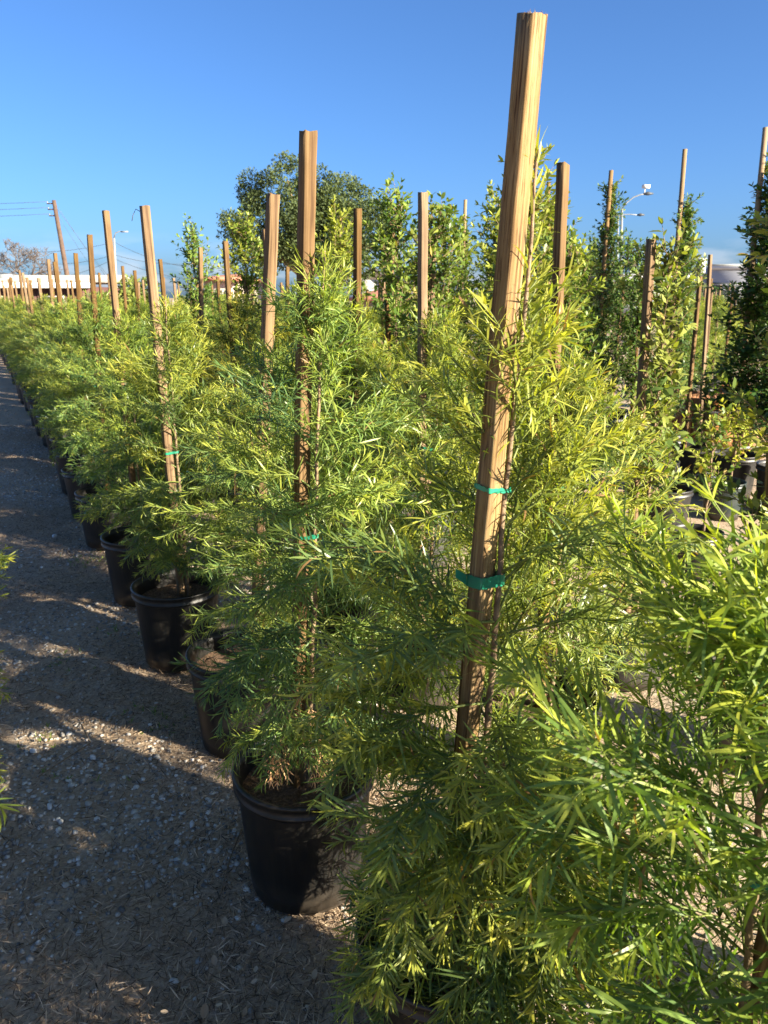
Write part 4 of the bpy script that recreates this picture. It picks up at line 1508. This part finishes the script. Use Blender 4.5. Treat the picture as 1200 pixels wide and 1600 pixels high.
# ------------------------------------------------------------------ background buildings and street furniture
def window(parent, x, y, z, w_, h, ry=0):
    f = MB()
    f.box((x, y, z + h / 2), (w_ + .12, .08, .06)).box((x, y, z - h / 2), (w_ + .12, .08, .06)).box((x - w_ / 2 - .03, y, z), (.06, .08, h - .06)).box((x + w_ / 2 + .03, y, z), (.06, .08, h - .06))
    fr = f.build('window', M['white_paint'], parent)
    MB().box((x, y + 0.02, z), (w_, .03, h - .06)).build('pane', M['glass'], fr)


def long_building():
    Y = 55.0
    xr = at(152, 440, Y).x
    xl = xr - 34
    t = thing('long_building', 'long low building with cream roof and dark red siding behind the row end', 'building', (0, Y, 0))
    zr, ze = at(60, 430, Y + 5).z, at(60, 441, Y - 0.6).z
    MB().box(((xl + xr) / 2, 4, ze / 2 - .15), (xr - xl, 8, ze - .3)).build('wall', M['redwall'], t)
    # vertical ribs of the siding
    rb = MB()
    for i in range(48):
        rb.box((xr - 0.4 - 0.42 * i, -0.02, ze / 2 - .2), (0.07, 0.05, ze - .42))
    rb.build('siding_rib', M['redwall'], t, kind='stuff')
    MB().add([(xl, -.7, ze), (xr + .3, -.7, ze), (xr + .3, 5, zr), (xl, 5, zr), (xl, -.7, ze - .04), (xr + .3, -.7, ze - .04), (xr + .3, 9, ze), (xl, 9, ze)], [(0, 1, 2, 3), (3, 2, 6, 7), (4, 7, 6, 5)], [(1, 6, 2), (0, 3, 7)]).build('roof', M['cream'], t)
    MB().box(((xl + xr) / 2 + .1, -.72, ze - .19), (xr - xl, .06, .36)).build('fascia', M['white_paint'], t)
    for i in range(4):
        window(t, xr - 3.2 - 4.2 * i, -.03, 1.35, 1.5, .9)
    MB().box((xr - 7.5, 2.5, zr - .35), (1.1, .8, .7)).build('roof_vent', M['metal'], t)


long_building()


def gabled_house(label, px0, px1, eave, ridge, Y, mats, depth=8.0, gable=True):
    a, b = at(px0, eave, Y), at(px1, eave, Y)
    zr = at(px0, ridge, Y).z
    ze = a.z
    cx = (a.x + b.x) / 2
    w_ = b.x - a.x
    t = thing('house', label, 'house', (cx, Y, 0))
    MB().box((0, depth / 2, ze / 2), (w_, depth, ze)).build('wall', mats[0], t)
    x = w_ / 2 + .35
    if gable:   # the gable faces the camera
        MB().add([(-w_ / 2, 0, ze), (w_ / 2, 0, ze), (0, 0, zr - .12), (-w_ / 2, .15, ze), (w_ / 2, .15, ze), (0, .15, zr - .12)], [(0, 3, 5, 2), (1, 2, 5, 4)], [(0, 1, 2), (3, 5, 4)]).build('gable', mats[2], t)
        k = (zr - ze) / (w_ / 2) * .35
        MB().add([(-x, -.4, ze - k), (0, -.4, zr), (0, depth, zr), (-x, depth, ze - k), (x, -.4, ze - k), (x, depth, ze - k), (-x, -.4, ze - k + .14), (0, -.4, zr + .14), (0, depth, zr + .14), (-x, depth, ze - k + .14), (x, -.4, ze - k + .14), (x, depth, ze - k + .14)],
                 [(6, 7, 8, 9), (7, 10, 11, 8), (0, 3, 2, 1), (1, 2, 5, 4), (0, 1, 7, 6), (1, 4, 10, 7), (0, 6, 9, 3), (4, 5, 11, 10)]).build('roof', mats[1], t)
    else:
        MB().add([(-x, -.5, ze), (x, -.5, ze), (x - 1.2, depth / 2, zr), (-x + 1.2, depth / 2, zr), (-x, depth + .5, ze), (x, depth + .5, ze), (-x, -.5, ze - .12), (x, -.5, ze - .12), (-x, depth + .5, ze - .12), (x, depth + .5, ze - .12)],
                 [(0, 1, 2, 3), (3, 2, 5, 4), (6, 8, 9, 7), (0, 6, 7, 1), (1, 7, 9, 5), (0, 4, 8, 6), (4, 5, 9, 8)], [(1, 5, 2), (0, 3, 4)]).build('roof', mats[1], t)
    window(t, 0, -.03, ze * .55, min(1.2, w_ * .35), .9)
    return t


gabled_house('small house with dark gabled roof and white gable behind the shrubs', 560, 606, 437, 419, 48.0, (M['white_wall'], M['shingle'], M['white_wall']))
gabled_house('low house with red tile roof in front of the white gabled one', 555, 640, 466, 452, 36.0, (M['stucco'], M['tile'], M['stucco']), 6, False)
gabled_house('pale stucco house with a red tile roof behind the rear row stakes', 318, 374, 434, 424, 38.0, (M['stucco'], M['tile'], M['stucco']), 8, False)


def warehouse():
    Y = 72.0
    t = thing('warehouse', 'long white warehouse with grey loading bay behind the street at the right', 'building', (0, Y, 0))
    a, b = at(930, 440, Y), at(1106, 440, Y)
    zt = at(1000, 428, Y).z
    MB().box(((a.x + b.x) / 2, 6, zt / 2), (b.x - a.x, 12, zt)).build('wall', M['white_wall'], t)
    MB().box(((a.x + b.x) / 2, -.12, 0.9), (b.x - a.x - .4, .2, 1.8)).build('base_band', M['grey_wall'], t)
    c = at(1300, 440, Y)
    z2 = at(1100, 417, Y).z
    MB().box(((b.x + c.x) / 2, 5.6, z2 / 2), (c.x - b.x - .05, 12.6, z2)).build('bay_wall', M['grey_wall'], t)
    MB().box(((b.x + c.x) / 2, -.75, z2 - .1), (c.x - b.x + .5, .16, .3)).build('roof_edge', M['white_paint'], t)
    for i in range(2):
        x = b.x + 1.6 + 4.4 * i
        d = MB().box((x, -.74, 1.5), (3.0, .06, 3.0)).build('loading_door', M['dark_metal'], t)
        sl = MB()
        for k in range(7):
            sl.box((x, -.79, .3 + .42 * k), (2.9, .04, .05))
        sl.build('door_rib', M['grey_wall'], d)
    for i in range(4):
        window(t, a.x + 2.0 + 2.4 * i, -.05, zt * .72, 1.1, .7)


warehouse()


def utility_pole():
    Y = 60.0
    base, top = at(112, 470, Y), at(84, 313, Y)
    d = (top - base)
    g0 = base - d * (base.z / d.z)
    t = thing('utility_pole', 'leaning wooden utility pole with wires before the pale sky', 'utility pole', (g0.x, Y, 0))
    tp = top - g0
    MB().tube([(0, 0, -.2), tuple(tp * .5), tuple(tp)], [0.20, 0.17, 0.14], 9).build('shaft', M['creosote'], t)
    for k, py in enumerate((318, 327, 337)):
        f = (470 - py) / (470 - 313)
        q = at(84 + (470 - 313) * 0, py, Y) - g0
        p = tp * (q.z / tp.z)
        MB().box((p.x - .3, p.y, p.z), (.5, .07, .08)).build('crossarm', M['creosote'], t)
        MB().tube([(p.x - .5, p.y, p.z + .02), (p.x - .5, p.y, p.z + .14)], [.05, .04], 8).build('insulator', M['metal'], t)
        e = Vector((p.x - 32, p.y + 2, p.z + .5 - .1 * k))
        s = Vector((p.x - .5, p.y, p.z + .13))
        P = [s.lerp(e, u) + Vector((0, 0, -1.1 * 4 * u * (1 - u) * .35)) for u in np.linspace(0, 1, 16)]
        MB().tube([tuple(v) for v in P], 0.014, 4).build('wire', M['dark_metal'], t)
    for k, (f, ex, ey) in enumerate(((0.99, 170, 438), (0.96, 182, 448), (0.90, 160, 442))):
        s = tp * f
        e = at(ex, ey, Y + 6) - g0
        MB().tube([tuple(s), tuple(s.lerp(e, .5) - Vector((0, 0, .12))), tuple(e)], 0.013, 4).build('wire', M['dark_metal'], t)


utility_pole()


def left_lamp():
    Y = 70.0
    b, p = at(182, 470, Y), at(178, 372, Y)
    t = thing('street_lamp', 'thin street lamp with bent arm and wires left of the bent wire stake', 'street lamp', (b.x, Y, 0), 0, 'street lamps')
    MB().tube([(0, 0, 0), (p.x - b.x, 0, p.z)], [.13, .09], 8).build('shaft', M['metal'], t)
    q = at(190, 362, Y)
    A = Vector((p.x - b.x, 0, p.z))
    E = Vector((q.x - b.x, 0, q.z))
    P = [A, A.lerp(E, .3) + Vector((-.05, 0, .25)), A.lerp(E, .7) + Vector((0, 0, .18)), E]
    MB().tube([tuple(v) for v in P], .05, 6).build('arm', M['metal'], t)
    MB().box((E.x + .25, 0, E.z), (.6, .22, .1)).build('lamp_head', M['metal'], t)
    for k, (x0, y0, x1, y1, x2, y2, sag) in enumerate(((20, 392, 178, 378, 300, 418, 0.6), (60, 412, 178, 398, 300, 412, 0.5), (75, 436, 178, 404, 300, 436, 0.5))):
        a, m, c = at(x0, y0, Y), at(x1, y1, Y), at(x2, y2, Y)
        P = [a.lerp(m, u) - Vector((0, 0, sag * 4 * u * (1 - u) * .6)) for u in np.linspace(0, 1, 8)] + [m.lerp(c, u) - Vector((0, 0, sag * 4 * u * (1 - u) * .6)) for u in np.linspace(0, 1, 8)][1:]
        MB().tube([(v.x - b.x, v.y - Y, v.z) for v in P], 0.016, 4).build('wire', M['dark_metal'], t)


left_lamp()


def curved_lamp(label, pts, Y, camera_box):
    base = at(pts[0][0] - 2, 470, Y)
    t = thing('street_lamp', label, 'street lamp', (base.x, Y, 0), 0, 'street lamps')
    P = [at(x, y, Y) for x, y in pts]
    Q = [(v.x - base.x, 0, v.z) for v in P]
    MB().tube([(0, 0, 0), (Q[0][0], 0, Q[0][2])], [.14, .09], 8).build('shaft', M['metal'], t)
    MB().tube(Q, .055, 6).build('arm', M['metal'], t)
    e = Q[-1]
    MB().tube([(e[0] - .25, 0, e[2]), (e[0] + .1, 0, e[2] + .03), (e[0] + .55, 0, e[2] + .02)], [.06, .15, .05], 8).build('lamp_head', M['dark_metal'], t)
    if camera_box:
        x, z = Q[-2][0] + .3, Q[-2][2]
        m = MB().tube([(x, 0, z), (x, 0, z + .5)], .04, 6).build('sensor_mast', M['white_paint'], t)
        MB().box((x + .08, 0, z + .6), (.55, .3, .26), 0.3).build('sensor', M['white_paint'], t)


curved_lamp('tall curved street lamp with a white sensor box on its arm', [(972, 326), (980, 316), (990, 308), (1001, 304), (1010, 303)], 66.0, True)
curved_lamp('lower and farther street lamp with a straight arm', [(966, 337), (975, 335), (986, 335), (999, 336)], 84.0, False)


def signal():
    Y = 66.0
    pole = at(1164, 470, Y)
    t = thing('traffic_signal', 'traffic signal with white backplate on a mast arm above the warehouse', 'traffic signal', (pole.x, Y, 0))
    e = at(1086, 414, Y)
    zt = e.z
    MB().tube([(0, 0, 0), (0, 0, zt + .4)], [.17, .12], 8).build('shaft', M['metal'], t)
    MB().tube([(0, 0, zt), (e.x - pole.x + .7, 0, zt)], [.10, .06], 8).build('mast_arm', M['metal'], t)
    h = at(1093, 415, Y)
    x, z = h.x - pole.x, h.z
    MB().box((x + .12, -.05, z), (.75, .05, 1.15)).build('backplate', M['white_paint'], t)
    hd = MB().box((x - .10, -.22, z), (.34, .26, 1.02)).build('signal_head', M['dark_metal'], t)
    for k in range(3):
        l = MB().tube([(x - .10, -.36, z + .32 - .32 * k), (x - .10, -.42, z + .32 - .32 * k)], .12, 10).build('lens', M['glass'], hd)
        v = MB()
        a = np.linspace(0, math.pi, 8)
        for i in range(7):
            x0, x1 = x - .10 + .14 * math.cos(a[i]), x - .10 + .14 * math.cos(a[i + 1])
            z0, z1 = z + .32 - .32 * k + .14 * math.sin(a[i]), z + .32 - .32 * k + .14 * math.sin(a[i + 1])
            v.add([(x0, -.355, z0), (x1, -.355, z1), (x1, -.6, z1 - .02), (x0, -.6, z0 - .02)], [(0, 1, 2, 3)])
        v.build('visor', M['dark_metal'], hd)


signal()


def hanging_sign():
    Y = 66.0
    base = at(1030, 470, Y)
    t = thing('sign_arm', 'dark curved mast arm with a small hanging brown street sign', 'street sign', (base.x, Y, 0))
    P = [at(x, y, Y) for x, y in ((1026, 386), (1012, 387), (998, 390), (986, 395), (977, 400))]
    Q = [(v.x - base.x, 0, v.z) for v in P]
    MB().tube([(0, 0, 0), Q[0]], [.14, .10], 8).build('shaft', M['dark_metal'], t)
    MB().tube(Q, .06, 6).build('mast_arm', M['dark_metal'], t)
    s = at(986, 413, Y)
    x, z = s.x - base.x, s.z
    MB().tube([(x + .05, 0, z + .25), (x + .05, 0, Q[3][2])], .025, 6).build('hanger', M['dark_metal'], t)
    MB().box((x, 0, z), (.85, .06, .5)).build('sign_panel', M['signbrown'], t)


hanging_sign()
